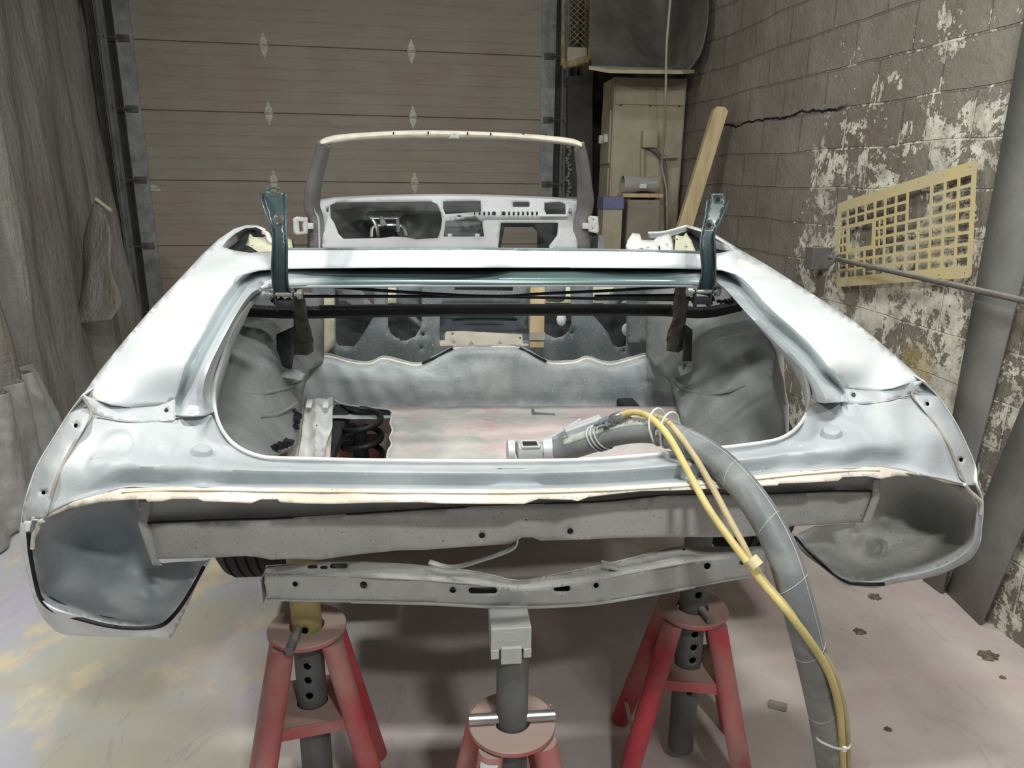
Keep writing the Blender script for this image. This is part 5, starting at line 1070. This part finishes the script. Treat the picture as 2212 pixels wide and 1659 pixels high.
# --- dashboard panel
def dY(x, y):
    Y = 3.74-(y-430)*0.0007
    if y > 455 and y < 474 and 955 < x < 1236: Y -= 0.035*min(1, (x-955)/60)*min(1, (1236-x)/10+0.2)*math.sin(math.pi*(y-455)/19)
    return Y-0.05*(1-((x-970)/280)**2)
slots = [circ(1023+k, 461.5, w_, h_, 8) for k, w_, h_ in ((2, 2, 4), (13, 2.6, 5), (23, 2.4, 6), (33, 2.4, 6), (44, 5, 6), (55+10, 5, 6), (77, 2.6, 6), (87, 2.6, 6), (97, 2.6, 6), (107, 2.6, 6), (117, 2.6, 6), (127, 2.6, 6), (137, 2.4, 6))]
d_out = [(690, 436), (712, 432), (735, 430), (800, 427), (904, 424), (1010, 424), (1106, 427), (1180, 430), (1248, 435), (1248, 540), (698, 540), (692, 470)]
d_holes = [[(713, 443), (728, 437), (931, 435), (944, 441), (952, 458), (955, 476), (952, 496), (946, 514), (900, 517), (880, 513), (850, 511), (825, 514), (742, 516), (731, 505), (722, 482), (714, 470)],
           [(957, 435), (1038, 434), (1040, 457), (1012, 459), (962, 463), (957, 450)], [(963, 477), (1041, 478), (1046, 511), (958, 511)],
           [(1082, 481), (1206, 481), (1204, 508), (1187, 530), (1187, 536), (1076, 536)], rbox(1108, 436, 1144, 447, 3),
           [(1176, 438), (1208, 436), (1221, 440), (1223, 463), (1180, 463), (1176, 452)], rbox(988, 464, 996, 469, 1), rbox(705, 450, 709, 458, 1)] + slots
dsh = empty('dashboard_panel', (0, 0, 0), None, None); dsh.parent = car; dsh.location = P(970, 480, 3.72)-car.location
dm_ = plain('grey_white_dash_paint', (206, 208, 210), 0.45, 0, 0.06, 8, 0.05, 60)
obj('panel', sheet(d_out, d_holes, 9, lambda x, y: P(x, y, dY(x, y))), dm_, dsh, thick=0.006)
tpr = [[P(x, y, dY(x, y)) for x, y in d_out[0:9]], [P(x, y-4, dY(x, y)+0.12) for x, y in d_out[0:9]], [P(x, y-5, dY(x, y)+0.3) for x, y in d_out[0:9]]]
obj('top_shelf', loft(tpr, 4, 3), dm_, dsh, thick=0.004)
obj('side_boss', tube([P(1232, 453, 3.70), P(1232, 453, 3.65)], 0.010, 1, 12), MT['steel'], dsh)
obj('glovebox_liner', relief([(957, 474), (1044, 474), (1050, 515), (952, 515)], [(957, 474, 3.80), (1044, 474, 3.80), (1050, 515, 3.78), (952, 515, 3.78)], step=20), MT['galv'], dsh, thick=0.003)
for x in (972, 1031): obj('liner_tab', box(P(x, 508, 3.72), (0.022, 0.01, 0.015)), MT['white'], dsh, smooth=0)
obj('handle_recess', tube([P(x, y, 3.68) for x, y in ((977, 534), (977, 527), (983, 524), (1018, 524), (1025, 527), (1025, 534))], 0.003, 2, 6), MT['dark'], dsh)
fw = relief([(664, 425), (1272, 425), (1272, 560), (664, 560)], [(664, 425, 4.15), (1272, 425, 4.15), (664, 560, 4.05), (1272, 560, 4.05), (970, 480, 4.2)], [[(1090, 490), (1150, 490), (1160, 500), (1160, 548), (1078, 548)]], 14, bumps=[(800, 470, 60, 0.08), (880, 480, 40, -0.06), (760, 500, 50, 0.06)], noise=0.02)
part('firewall', fw, plain('dark_grey_firewall', (98, 100, 100), 0.5, 0.1, 0.2, 7, 0.15), thick=0.004)
# column bracket and pedals
obj('column_bracket', relief([(790, 462), (800, 456), (865, 456), (872, 462), (860, 472), (800, 472)], [(790, 462, 3.86), (872, 462, 3.86), (830, 472, 3.84), (830, 456, 3.88)], [circ(808, 460, 2, n=6), circ(849, 461, 2, n=6)], 6), MT['steel'], dsh, thick=0.01)
for L in ([(800, 466, 3.86), (812, 485, 3.84), (816, 503, 3.82), (818, 512, 3.8)], [(858, 466, 3.86), (860, 485, 3.84), (860, 502, 3.82)], [(815, 470, 3.88), (830, 490, 3.87)], [(802, 512, 3.82), (808, 490, 3.84), (850, 486, 3.86), (870, 490, 3.84), (878, 510, 3.82)]):
    obj('pedal_rod', tube([P(*q) for q in L], 0.010, 5, 8), MT['steel'], dsh)
obj('pedal_plate', relief([(818, 468), (828, 466), (836, 486), (824, 490)], [(818, 468, 3.84), (836, 486, 3.82), (824, 490, 3.82)], step=6), MT['galv'], dsh, thick=0.006)
obj('steering_shaft_boot', relief([(822, 500), (834, 495), (850, 494), (858, 504), (866, 520), (872, 545), (806, 545), (812, 520)], [(822, 500, 3.84), (850, 494, 3.84), (872, 545, 3.7), (806, 545, 3.7)], [circ(850, 530, 12, 8), circ(818, 534, 5, 6)], 7), MT['black'], dsh, thick=0.02)
# --- body sides, sills, cabin floor (seen only from elsewhere)
def side(edge, s, cut=None):
    ex = [P(*q) for q in edge]; ex.sort(key=lambda p: p.y)
    ys = [p.y for p in ex]; 
    out = [(ex[0].y+0.05, 0.98)] + [(p.y+(0.04 if n_ == 0 else 0), p.z-0.004) for n_, p in enumerate(ex)] + [(2.5, 1.40), (2.56, 1.30), (2.92, 1.28), (2.92, 0.70), (2.83, 0.70)]
    out += [(2.47+0.36*math.cos(a), 0.70+0.36*math.sin(a)) for a in [math.pi*k/10 for k in range(1, 10)]] + [(2.11, 0.70), (1.50, 0.76), (1.45, 0.86)]
    def fn(y, z):
        xs = float(np.interp(y, ys, [p.x for p in ex])); zs = float(np.interp(y, ys+[2.5], [p.z for p in ex]+[1.42]))
        t = max(0, min(1, (zs-z)/(zs-0.70))); k = max(0, min(1, (1.85-y)/0.4))
        wd = float(np.interp(t, [0, 0.12, 0.3, 0.5, 0.75, 1], [0, 0.03, 0.075, 0.115, 0.115, 0.08]))*k+float(np.interp(t, [0, 0.1, 0.3, 0.6, 1], [0, 0.02, 0.05, 0.065, 0.03]))*(1-k)
        return Vector((xs+s*(wd*(1.0 if s < 0 else 1.28)), y, z))
    holes = []
    if cut:
        h = [PX(x, y, 0.985) for x, y in cut]; holes = [[(p.y, p.z) for p in h]]
    return sheet(out, holes, 0.05, fn)
part('body_side', side(L_edge+[(506, 494, 2.44)], -1), MT['deck'], thick=-0.002)
part('body_side', side(R_edge+[(1547, 509, 2.42)], 1, [(1655, 745), (1700, 765), (1745, 820), (1755, 880), (1735, 940), (1690, 975), (1660, 930), (1650, 830)]), MT['deck'], thick=-0.002)
for s, x in ((-1, -0.60), (1, 0.86)):
    part('sill', box((x, 3.15, 0.66), (0.12, 1.5, 0.13), None, 0.02), MT['blast'], smooth=0)
    part('cowl_side', prism([(x, 3.72, 0.6), (x, 4.25, 0.6), (x, 4.25, 1.3), (x, 3.72, 1.35)], (-s*0.03, 0, 0)), MT['blast'], smooth=0)
part('cabin_floor', sheet([(-0.6, 2.84), (0.86, 2.84), (0.86, 4.2), (-0.6, 4.2)], [], 0.2, lambda x, y: Vector((x, y, 0.63+0.12*math.exp(-((x-XC)/0.13)**2)))), MT['blast'], thick=-0.004)
part('rear_seat_pan', sheet([(-0.6, 2.5), (0.86, 2.5), (0.86, 2.76), (-0.6, 2.76)], [], 0.1, lambda x, y: Vector((x, y, 0.95-(y-2.5)*1.2))), MT['floorpan'], thick=-0.004)
# rear corner skins closing the outer edge of tail and lamp pocket towards the sides
for s_, L_ in ((-1, [(179, 852, 1.39), (148, 894, 1.40), (112, 952, 1.385), (80, 1006, 1.365), (58, 1068, 1.345), (46, 1128, 1.325), (44, 1161, 1.34), (58, 1227, 1.36), (72, 1288, 1.37), (94, 1335, 1.36), (123, 1364, 1.345)]),
               (1, [(1995, 822, 1.39), (2028, 858, 1.395), (2062, 908, 1.375), (2089, 962, 1.355), (2109, 1012, 1.34), (2112, 1046, 1.30), (2124, 1084, 1.295), (2121, 1138, 1.30), (2115, 1177, 1.31), (2089, 1212, 1.32), (2024, 1243, 1.325)])):
    e3 = [P(*q) for q in L_]; f_ = 1.0 if s_ > 0 else -0.15
    part('corner_skin', loft([e3, [p+Vector((f_*0.012, 0.06, 0)) for p in e3], [p+Vector((f_*0.030, 0.14, 0)) for p in e3], [p+Vector((f_*0.036, 0.22, 0)) for p in e3]], 5, 3), MT['deck'], thick=0.002, off=0)
# --- wheels
def wheel(xc, Yc, zc, s):
    r = empty('wheel', (0, 0, 0), None, None); r.parent = car; r.location = Vector((xc, Yc, zc))-car.location
    R = 0.31; W = 0.105
    prof = [(0.19, -W*0.8), (0.235, -W), (0.275, -W), (0.300, -W*0.82), (R, -W*0.6)]
    for k in (-0.36, -0.12, 0.12, 0.36): prof += [(R+0.001, (k-0.10)*W*1.3), (R-0.007, (k-0.08)*W*1.3), (R-0.007, (k-0.05)*W*1.3), (R+0.001, (k-0.03)*W*1.3)]
    prof += [(R, W*0.6), (0.300, W*0.82), (0.275, W), (0.235, W), (0.19, W*0.8)]
    obj('tyre', lathe(prof, (xc, Yc, zc), 56, Matrix.Rotation(math.pi/2, 4, 'Y')), MT['rubber'], r, smooth=30)
    obj('rim', lathe([(0.20, -W*0.8), (0.17, -W*0.6), (0.17, W*0.5), (0.20, W*0.8), (0.19, W*0.6), (0.06, W*0.3), (0, W*0.3)], (xc, Yc, zc), 40, Matrix.Rotation(math.pi/2, 4, 'Y')), MT['dark'], r)
    obj('hub', tube([(xc-0.02, Yc, zc), (xc+0.05, Yc, zc)], 0.035, 1, 16), MT['dark'], r)
wheel((P(478, 1230, 2.3).x+P(620, 1230, 2.3).x)/2, 2.47, 0.545, -1)
wheel((P(1530, 1180, 2.3).x+P(1655, 1180, 2.3).x)/2+0.06, 2.47, 0.548, 1)
# ------------------------------------------------------------------ jack stands
def text_bm(s, size, ext=0.0004):
    cu = bpy.data.curves.new('t', 'FONT'); cu.body = s; cu.size = size; cu.extrude = ext; cu.align_x = 'CENTER'; cu.align_y = 'CENTER'
    o = bpy.data.objects.new('t', cu); COL.objects.link(o); bpy.context.view_layer.update()
    me = bpy.data.meshes.new_from_object(o.evaluated_get(bpy.context.evaluated_depsgraph_get()))
    bm = bmesh.new(); bm.from_mesh(me); bpy.data.objects.remove(o); bpy.data.curves.remove(cu); bpy.data.meshes.remove(me)
    return bm
MT['post'] = plain('dusty_grey_post', (108, 110, 108), 0.55, 0.1, 0.15, 8, 0.15, 60, dirt=((150, 146, 138), 0.3))
def m_ypost():
    t = NT('post_yellowed_at_the_top'); z = t.sep()[2]; n = t.noise(10, 5, 0.6)
    y = t.mix(t.ramp(n, 0.35, 0.65), lin((176, 158, 100)), lin((150, 138, 98))); g = t.mix(t.ramp(n, 0.35, 0.65), lin((104, 106, 104)), lin((84, 86, 86)))
    return t.fin(t.mix(t.ramp(z, 0.505, 0.515), g, y), 0.6, 0, t.bump(t.noise(60, 4), 0.1, 0.005), 0.4)
MT['ypost'] = m_ypost()
def ring(c, r0, r1, th, seg=48, rot=None):
    return lathe([(r0, 0), (r1-0.002, 0), (r1, -0.002), (r1, -th+0.002), (r1-0.002, -th), (r0, -th), (r0, 0)], c, seg, rot)
def stand(label, cx, cy, zd, r_disc, r_post, ztop, zbot, base, rot, leg_r=0.027, plate_z=0.20, holes=(), pin=None, topmat='post', tilt=0.0, sleeve=None):
    s = empty('jack_stand', (cx, cy, 0), label, 'jack stand', 'red jack stands under the car')
    obj('top_disc', ring(Vector((cx, cy, zd)), r_post+0.006, r_disc, 0.013, 48), MT['red'], s, smooth=35)
    c, sn = math.cos(rot), math.sin(rot)
    feet = []
    for i, (sx, sy) in enumerate(((-1, -1), (1, -1), (1, 1), (-1, 1))):
        bx, by = sx*base, sy*base*0.85; fx, fy = cx+bx*c-by*sn, cy+bx*sn+by*c
        tx, ty = cx+(sx*c-sy*sn)*r_disc*0.60, cy+(sx*sn+sy*c)*r_disc*0.60
        feet.append((Vector((tx, ty, zd-0.019)), Vector((fx, fy, 0.004))))
        obj('leg', tube([feet[-1][0], feet[-1][1]], leg_r, 1, 20), MT['red'], s)
    def at(i, z):
        a, b = feet[i]; t = (a.z-z)/(a.z-b.z); return a.lerp(b, t)
    pl = [at(i, plate_z) for i in range(4)]
    for a, b in ((0, 1), (1, 2), (2, 3), (3, 0)):
        d = (pl[b]-pl[a]); n = Vector((d.y, -d.x, 0)).normalized()
        obj('brace', prism([pl[a]+n*0.004, pl[b]+n*0.004, pl[b]+n*0.004-Vector((0, 0, 0.030)), pl[a]+n*0.004-Vector((0, 0, 0.030))], -n*0.006), MT['red'], s, smooth=0)
    gp = [Vector((p.x, p.y, plate_z)) for p in pl]
    cc = Vector((cx, cy, plate_z)); oc = [cc+Vector((math.cos(a), math.sin(a), 0))*(r_post+0.004) for a in [rot+math.pi*2*k/24-2.4 for k in range(24)]]
    vo = sheet([(p.x, p.y) for p in gp], [[(p.x, p.y) for p in oc]], 0.03, lambda x, y: Vector((x, y, plate_z)))
    obj('guide_plate', vo, MT['red'], s, smooth=0, thick=0.005, off=0)
    # post with real pin holes: sheet rolled round
    n = 40; Hh = ztop-zbot; circ_w = 2*math.pi*r_post
    hl = []
    for z in holes:
        for a in (0.25, 0.75):
            hl.append([(a*circ_w+0.0105*math.cos(t), z-zbot+0.0105*math.sin(t)) for t in [2*math.pi*k/12 for k in range(12)]])
    def roll(x, y):
        a = 2*math.pi*x/circ_w - math.pi + rot*0; z = zbot+y
        return Vector((cx+r_post*math.cos(a), cy+r_post*math.sin(a), z))
    pb = sheet([(0, 0), (circ_w, 0), (circ_w, Hh), (0, Hh)], hl, circ_w/22, roll)
    bmesh.ops.remove_doubles(pb, verts=pb.verts, dist=0.0003); bmesh.ops.recalc_face_normals(pb, faces=pb.faces)
    po = obj('post', pb, MT[topmat], s, thick=0.005, smooth=50)
    return s, Vector((cx, cy, zd)), feet
c = P(663, 1350, 1.59)
sL, cL, fL = stand('left red jack stand with a yellowed post under the end of the rear crossmember', c.x, c.y, c.z, 0.094, 0.036, 0.80, 0.03, 0.165, 0.18, topmat='ypost', holes=(0.56, 0.46, 0.42, 0.375), plate_z=0.335)
obj('lower_sleeve', tube([(c.x, c.y, 0.02), (c.x, c.y, 0.335)], 0.0385, 1, 28, False), MT['post'], sL)
obj('pin', tube([(c.x-0.01, c.y+0.05, c.z+0.012), (c.x-0.018, c.y-0.12, c.z+0.012)], 0.0105, 1, 14), MT['post'], sL)
c = P(1496, 1310, 1.66)
sR, cR, fR = stand('right red jack stand with a brown dusty disc behind the hanging hoses', c.x, c.y, c.z, 0.094, 0.036, 0.82, 0.05, 0.165, -0.22, topmat='tan_post' if False else 'post', holes=(0.56, 0.44, 0.40, 0.36, 0.26), plate_z=0.33)
obj('pin', tube([(c.x+0.0, c.y+0.04, c.z+0.012), (c.x+0.018, c.y-0.085, c.z+0.012)], 0.0105, 1, 14), MT['steeldust'], sR)
obj('loop_handle', tube([P(1352, 1516, 1.78), P(1362, 1560, 1.75), P(1375, 1620, 1.70), P(1390, 1659, 1.66), P(1410, 1652, 1.66)], 0.006, 5, 8), MT['tanmetal'], sR)
obj('hook_wire', tube([P(1538, 1362, 1.6), P(1556, 1400, 1.58), P(1580, 1440, 1.57), P(1583, 1462, 1.57), P(1576, 1470, 1.57)], 0.0016, 4, 6), MT['rubber'], sR)
c = P(1106, 1556, 1.30)
sC, cC, fC = stand('middle red jack stand, nearest of all, with a silver pin through its post', c.x, c.y, c.z, 0.094, 0.034, 0.685, 0.08, 0.14, 0.12, holes=(), leg_r=0.027, plate_z=0.14)
Rm = Matrix.Rotation(0.03, 3, 'Y')
zt = P(1097, 1330, 1.30).z
obj('saddle', merge(box((c.x-0.008, c.y-0.004, zt-0.027), (0.082, 0.075, 0.050), None, 0.002), box((c.x-0.041, c.y-0.02, zt-0.060), (0.016, 0.05, 0.02), None, 0.001), box((c.x+0.025, c.y-0.02, zt-0.060), (0.016, 0.05, 0.02), None, 0.001)), MT['frame'], sC, smooth=0)
obj('saddle_key', box((c.x-0.008, c.y-0.044, zt-0.062), (0.042, 0.010, 0.038), None, 0.002), MT['frame'], sC, smooth=0)
obj('post_cap', lathe([(0, 0.686), (0.033, 0.686), (0.033, 0.68), (0, 0.68)], (c.x, c.y, 0), 24), MT['frame'], sC)
for a, b in ((-0.096, -0.030), (0.030, 0.092)):
    pass
obj('pin', tube([(c.x-0.093, c.y-0.004, c.z+0.012), (c.x+0.092, c.y-0.006, c.z+0.012)], 0.0115, 1, 20), MT['steel'], sC)
obj('cotter', merge(tube([(c.x+0.082, c.y-0.006, c.z+0.030), (c.x+0.084, c.y-0.008, c.z-0.010)], 0.0012, 1, 6), tube([Vector((c.x+0.082+0.006*math.cos(t), c.y-0.008, c.z+0.034+0.006*math.sin(t))) for t in [k*0.7 for k in range(10)]], 0.001, 1, 5)), MT['steel'], sC)
# sticker on the near left leg
a, b = fC[0]; d = (b-a).normalized(); ctr = a.lerp(b, 0.165); nrm = (CAM-ctr); nrm = (nrm-d*nrm.dot(d)).normalized(); side_ = d.cross(nrm)
def wrap(u, v, r=0.0277):    # u along the circumference, v up the leg
    an = u/0.027; return ctr - d*v + (nrm*math.cos(an)+side_.cross(Vector((0,0,0))) if False else ctr - d*v + nrm*math.cos(an)*r + (-side_)*math.sin(an)*r - ctr + ctr) if False else ctr - d*v + nrm*math.cos(an)*r - side_*math.sin(an)*r
lab = sheet([(-0.019, -0.10), (0.019, -0.10), (0.019, 0.065), (-0.019, 0.065)], [], 0.006, lambda u, v: wrap(u, v))
st_ = obj('sticker', lab, MT['white'], sC)
def wtext(s, size, u, v, mat, ang=0):
    bm = text_bm(s, size, 0)
    for f in bm.faces: f.smooth = False
    for q in bm.verts:
        x, y = q.co.x, q.co.y; x, y = x*math.cos(ang)-y*math.sin(ang), x*math.sin(ang)+y*math.cos(ang)
        q.co = wrap(u+x, v+y, 0.0281)
    return obj('lettering', bm, mat, st_, smooth=0)
inkk = plain('black_ink', (40, 38, 40), 0.6, 0, 0.02, 4, 0); inkr = plain('red_ink', (196, 46, 50), 0.6, 0, 0.02, 4, 0); inko = plain('orange_ink', (232, 170, 96), 0.6, 0, 0.02, 4, 0)
def wbar(u0, u1, v0, v1, mat): return obj('print_bar', sheet([(u0, v0), (u1, v0), (u1, v1), (u0, v1)], [], 0.005, lambda u, v: wrap(u, v, 0.0280)), mat, st_, smooth=0)
wtext('MA', 0.021, -0.008, 0.045, inkk); wtext('X', 0.026, 0.012, 0.043, inkr)
wtext('TT  T', 0.004, 0.003, 0.028, inkk)
wbar(-0.006, 0.016, 0.008, 0.018, inkk); wbar(-0.015, 0.012, -0.012, -0.009, inkr); wbar(-0.012, 0.012, -0.004, -0.001, inkk); wbar(-0.004, 0.016, -0.045, -0.025, inko)
# fourth stand under the axle, seen through the cut-out
stand('red jack stand under the rear axle seen through the hole cut in the trunk floor', P(775, 950, 3.08).x, 3.08, 0.51, 0.094, 0.036, 0.60, 0.03, 0.12, 0.1, plate_z=0.18)
for x in (cL.x, cR.x):
    part('chassis_rail', box((x, 1.97, 0.835), (0.06, 0.98, 0.04), None, 0.006), MT['dark'], smooth=0)

# ------------------------------------------------------------------ blast hose and air lines
def m_hose():
    t = NT('grey_rubber_hose'); col = t.mix(t.ramp(t.noise(9, 5, 0.6, dist=1), 0.35, 0.68), lin((138, 140, 138)), lin((98, 102, 103)))
    return t.fin(col, 0.5, 0, t.bump(t.noise(50, 4), 0.1, 0.005), 0.4)
hose_m = m_hose()
hp = [(1196, 975, 1.60), (1225, 969, 1.57), (1270, 955, 1.52), (1330, 936, 1.46), (1395, 929, 1.405), (1455, 942, 1.345), (1530, 982, 1.26), (1590, 1035, 1.19), (1648, 1112, 1.12), (1692, 1200, 1.07), (1722, 1300, 1.035), (1748, 1400, 1.03), (1770, 1500, 1.06), (1784, 1580, 1.10), (1797, 1680, 1.17), (1805, 1760, 1.25)]
h3 = [P(*q) for q in hp]
h3 += [Vector((h3[-1].x+0.02, h3[-1].y+0.06, 0.12)), Vector((h3[-1].x+0.10, h3[-1].y+0.16, 0.032))]
bh = empty('blast_hose', h3[-1]*1.0, 'thick grey blasting hose arching out of the trunk over the tail panel to the floor', 'hose')
bh.location.z = 0.0
obj('hose', tube(h3, 0.0275, 8, 28), hose_m, bh)
hs = crom(h3, 8)
def frame(i):
    p = hs[i]; t = (hs[min(i+1, len(hs)-1)]-hs[max(0, i-1)]).normalized(); v = CAM-p; n = (v-t*v.dot(t)).normalized(); return p, t, n, t.cross(n)
def strip(i0, i1, a0, a1, r, mat, nm):
    rows = []
    for k in range(5):
        a = a0+(a1-a0)*k/4; row = []
        for i in range(i0, i1):
            p, t, n, b = frame(i); row.append(p+n*math.cos(a)*r+b*math.sin(a)*r)
        rows.append(row)
    return obj(nm, loft(rows, 1, 1), mat, bh, thick=0.0004, off=0)
up_s = 1 if frame(20)[3].z > 0 else -1
pale = plain('pale_hose_stripe', (196, 198, 190), 0.6, 0, 0.15, 30, 0.05)
strip(10, 36, up_s*0.35, up_s*1.30, 0.0279, pale, 'hose_stripe')
# wrap seams
for k in range(44, 128, 11):
    if k >= len(hs)-2: break
    pts = []
    for j in range(13):
        a = -1.5+3.0*j/12; p, t, n, b = frame(k); pts.append(p+n*math.cos(a)*0.0277+b*math.sin(a)*0.0277+t*0.012*math.sin(a))
    obj('wrap_seam', tube(pts, 0.0007, 1, 5), pale, bh)
obj('edge_seam', tube([frame(i)[0]+frame(i)[2]*math.cos(up_s*0.9)*0.0277+frame(i)[3]*math.sin(up_s*0.9)*0.0277 for i in range(40, min(118, len(hs)-2))], 0.0007, 1, 5), pale, bh)
# lettering printed upside down on the stripe
def hose_text(s, i0, di, mat):
    for n_, ch_ in enumerate(s):
        if ch_ == ' ': continue
        fi = i0+di*n_; i = int(fi); fr = fi-i
        p, t, n, b = frame(i); p = p.lerp(hs[i+1], fr); a = up_s*0.80
        q = p+(n*math.cos(a)+b*math.sin(a))*0.0284; nn = (n*math.cos(a)+b*math.sin(a)).normalized()
        # upside down: glyph x runs against the hose direction seen from here, glyph y down
        ex = -t if di < 0 else t; ey = nn.cross(ex)
        bm = text_bm(ch_, 0.014, 0.0002)
        M = Matrix((ex, ey, nn)).transposed(); bmesh.ops.transform(bm, matrix=M.to_4x4(), verts=bm.verts); bmesh.ops.translate(bm, vec=q, verts=bm.verts)
        obj('lettering', bm, mat, bh, smooth=0)
hose_text('MAX WP', 33.0, -1.15, hose_m)
# coupling with claw fitting on the trunk floor
cp = P(1143, 973, 1.60)
fit = plain('pale_grey_coupling', (196, 198, 198), 0.45, 0.1, 0.08, 12, 0.05)
cpl = empty('hose_coupling', cp, None, None); cpl.parent = bh; cpl.location = cp-bh.location
obj('claw_body', box(cp, (0.062, 0.07, 0.040), Matrix.Rotation(0.05, 3, 'Y'), 0.010), fit, cpl)
obj('claw_window', box(cp+Vector((0, -0.012, 0.017)), (0.034, 0.034, 0.010), None, 0.002), MT['dark'], cpl, smooth=0)
obj('window_frame', merge(*[box(cp+Vector(v)+Vector((0, -0.012, 0.020)), s_, None, 0.0015) for v, s_ in (((0, 0.02, 0), (0.044, 0.006, 0.006)), ((0, -0.02, 0), (0.044, 0.006, 0.006)), ((0.02, 0, 0), (0.006, 0.04, 0.006)), ((-0.02, 0, 0), (0.006, 0.04, 0.006)))]), fit, cpl, smooth=0)
obj('flange_disc', tube([cp+Vector((-0.052, 0, -0.004)), cp+Vector((-0.036, 0, -0.004))], 0.032, 1, 28), fit, cpl)
obj('flange_disc', tube([cp+Vector((0.034, 0, -0.002)), cp+Vector((0.056, -0.002, 0.0))], 0.031, 1, 28), fit, cpl)
rod = [P(1180, 955, 1.60), P(1230, 928, 1.62), P(1262, 912, 1.62)]
obj('locking_arm', merge(box(P(1215, 935, 1.62), (0.11, 0.012, 0.016), Matrix.Rotation(-0.55, 3, 'Y'), 0.002), box(P(1262, 925, 1.56), (0.09, 0.03, 0.03), Matrix.Rotation(-0.35, 3, 'Y'), 0.003)), fit, cpl, smooth=0)
def tie(name, i, r, extra=0.0, w=0.0022, mat=None, tilt=0):
    p, t, n, b = frame(i); pts = []
    for j in range(29):
        a = 2*math.pi*j/28; rr = r+extra*max(0, math.cos(a-up_s*0.9))**2
        pts.append(p+n*math.cos(a)*rr+b*math.sin(a)*rr+t*(0.004*math.sin(a+tilt)))
    return obj(name, tube(pts, w, 1, 8, False), mat or MT['zip'], bh)
for i in (19, 20, 21): tie('hose_clamp_wire', i, 0.0292, 0.003, 0.002, fit)
tie('cable_tie', 36, 0.0285, 0.024, 0.0022, None, 1.0); tie('cable_tie', 39, 0.0285, 0.022, 0.0022, None, 2.0)
hd = frame(38); obj('tie_head', box(hd[0]+hd[2]*0.030+Vector((0, 0, -0.004)), (0.008, 0.006, 0.009), None, 0.001), MT['zip'], bh, smooth=0)
# two thin yellow air lines strapped along it
def air(label, pts, r, mat):
    p3 = [P(*q) for q in pts]; p3 += [Vector((p3[-1].x+0.03, p3[-1].y+0.07, 0.12)), Vector((p3[-1].x+0.13, p3[-1].y+0.17, r))]
    e = empty('air_line', Vector((p3[-1].x, p3[-1].y, 0)), label, 'hose', 'thin air lines beside the thick hose')
    obj('line', tube(p3, r, 8, 14), mat, e); return e, p3
ymat = plain('yellow_rubber_line', (208, 190, 124), 0.5, 0, 0.1, 12, 0.08, 60, rgb2=(180, 164, 108))
ymat2 = plain('dusty_tan_line', (192, 176, 134), 0.55, 0, 0.1, 12, 0.08, 60, rgb2=(164, 150, 116))
y1 = [(1344, 897, 1.43), (1358, 892, 1.42), (1378, 891, 1.40), (1402, 900, 1.37), (1430, 925, 1.325), (1455, 960, 1.28), (1490, 1025, 1.215), (1530, 1098, 1.15), (1575, 1162, 1.10), (1612, 1212, 1.065), (1650, 1262, 1.04), (1700, 1320, 1.005), (1748, 1383, 0.995), (1785, 1442, 1.005), (1806, 1500, 1.02), (1816, 1560, 1.05), (1822, 1680, 1.13), (1830, 1760, 1.21)]
y2 = [(1366, 904, 1.435), (1386, 899, 1.43), (1412, 899, 1.41), (1440, 910, 1.36), (1468, 940, 1.305), (1500, 985, 1.255), (1535, 1045, 1.195), (1572, 1115, 1.14), (1602, 1170, 1.10), (1622, 1210, 1.08), (1652, 1256, 1.055), (1700, 1312, 1.02), (1752, 1376, 1.01), (1792, 1438, 1.02), (1816, 1500, 1.04), (1828, 1560, 1.065), (1834, 1680, 1.145), (1842, 1760, 1.225)]
e1, p1 = air('brighter yellow air line lying over the thick grey hose', y1, 0.0068, ymat)
e2, p2 = air('duller tan air line strapped beside the yellow one on the grey hose', y2, 0.0062, ymat2)
def ferrule(e, a, b, p3):
    d = (p3[0]-p3[1]).normalized(); q = p3[0]
    obj('crimp_ferrule', lathe([(0, 0), (0.0075, 0), (0.0105, 0.006), (0.0105, 0.030), (0.008, 0.034), (0, 0.034)], q-d*0.004, 20, d.to_track_quat('Z', 'Y').to_matrix().to_4x4()), MT['steel'], e)
    obj('hose_fitting', lathe([(0, 0.034), (0.0065, 0.034), (0.0065, 0.038), (0.0095, 0.039), (0.0095, 0.048), (0.006, 0.049), (0.006, 0.056), (0.009, 0.057), (0.009, 0.062), (0.0035, 0.063), (0.0035, 0.080), (0, 0.080)], q-d*0.004, 12, d.to_track_quat('Z', 'Y').to_matrix().to_4x4()), MT['galv'], e)
ferrule(e1, 0, 0, p1); ferrule(e2, 0, 0, p2)
tp = P(1630, 1212, 1.055)
tag(obj('tape_band', tube([P(1621, 1206, 1.06), P(1636, 1224, 1.05)], 0.0125, 1, 16), plain('cream_tape', (216, 202, 158), 0.6, 0, 0.06)), 'cream tape band wrapped round the two thin air lines below the tail panel', 'tape')
lt = [P(1764, 1582, 1.10), P(1768, 1598, 1.075), P(1790, 1610, 1.06), P(1812, 1617, 1.055), P(1832, 1616, 1.06), P(1836, 1606, 1.09), P(1828, 1598, 1.13)]
lc = empty('cable_tie', lt[0], 'pale cable tie looped round the thick hose and both air lines near the frame bottom', 'cable tie')
obj('loop', tube(lt, 0.0022, 6, 8), MT['zip'], lc)
obj('tie_head', box(P(1824, 1618, 1.05), (0.008, 0.006, 0.010), None, 0.001), MT['zip'], lc, smooth=0)
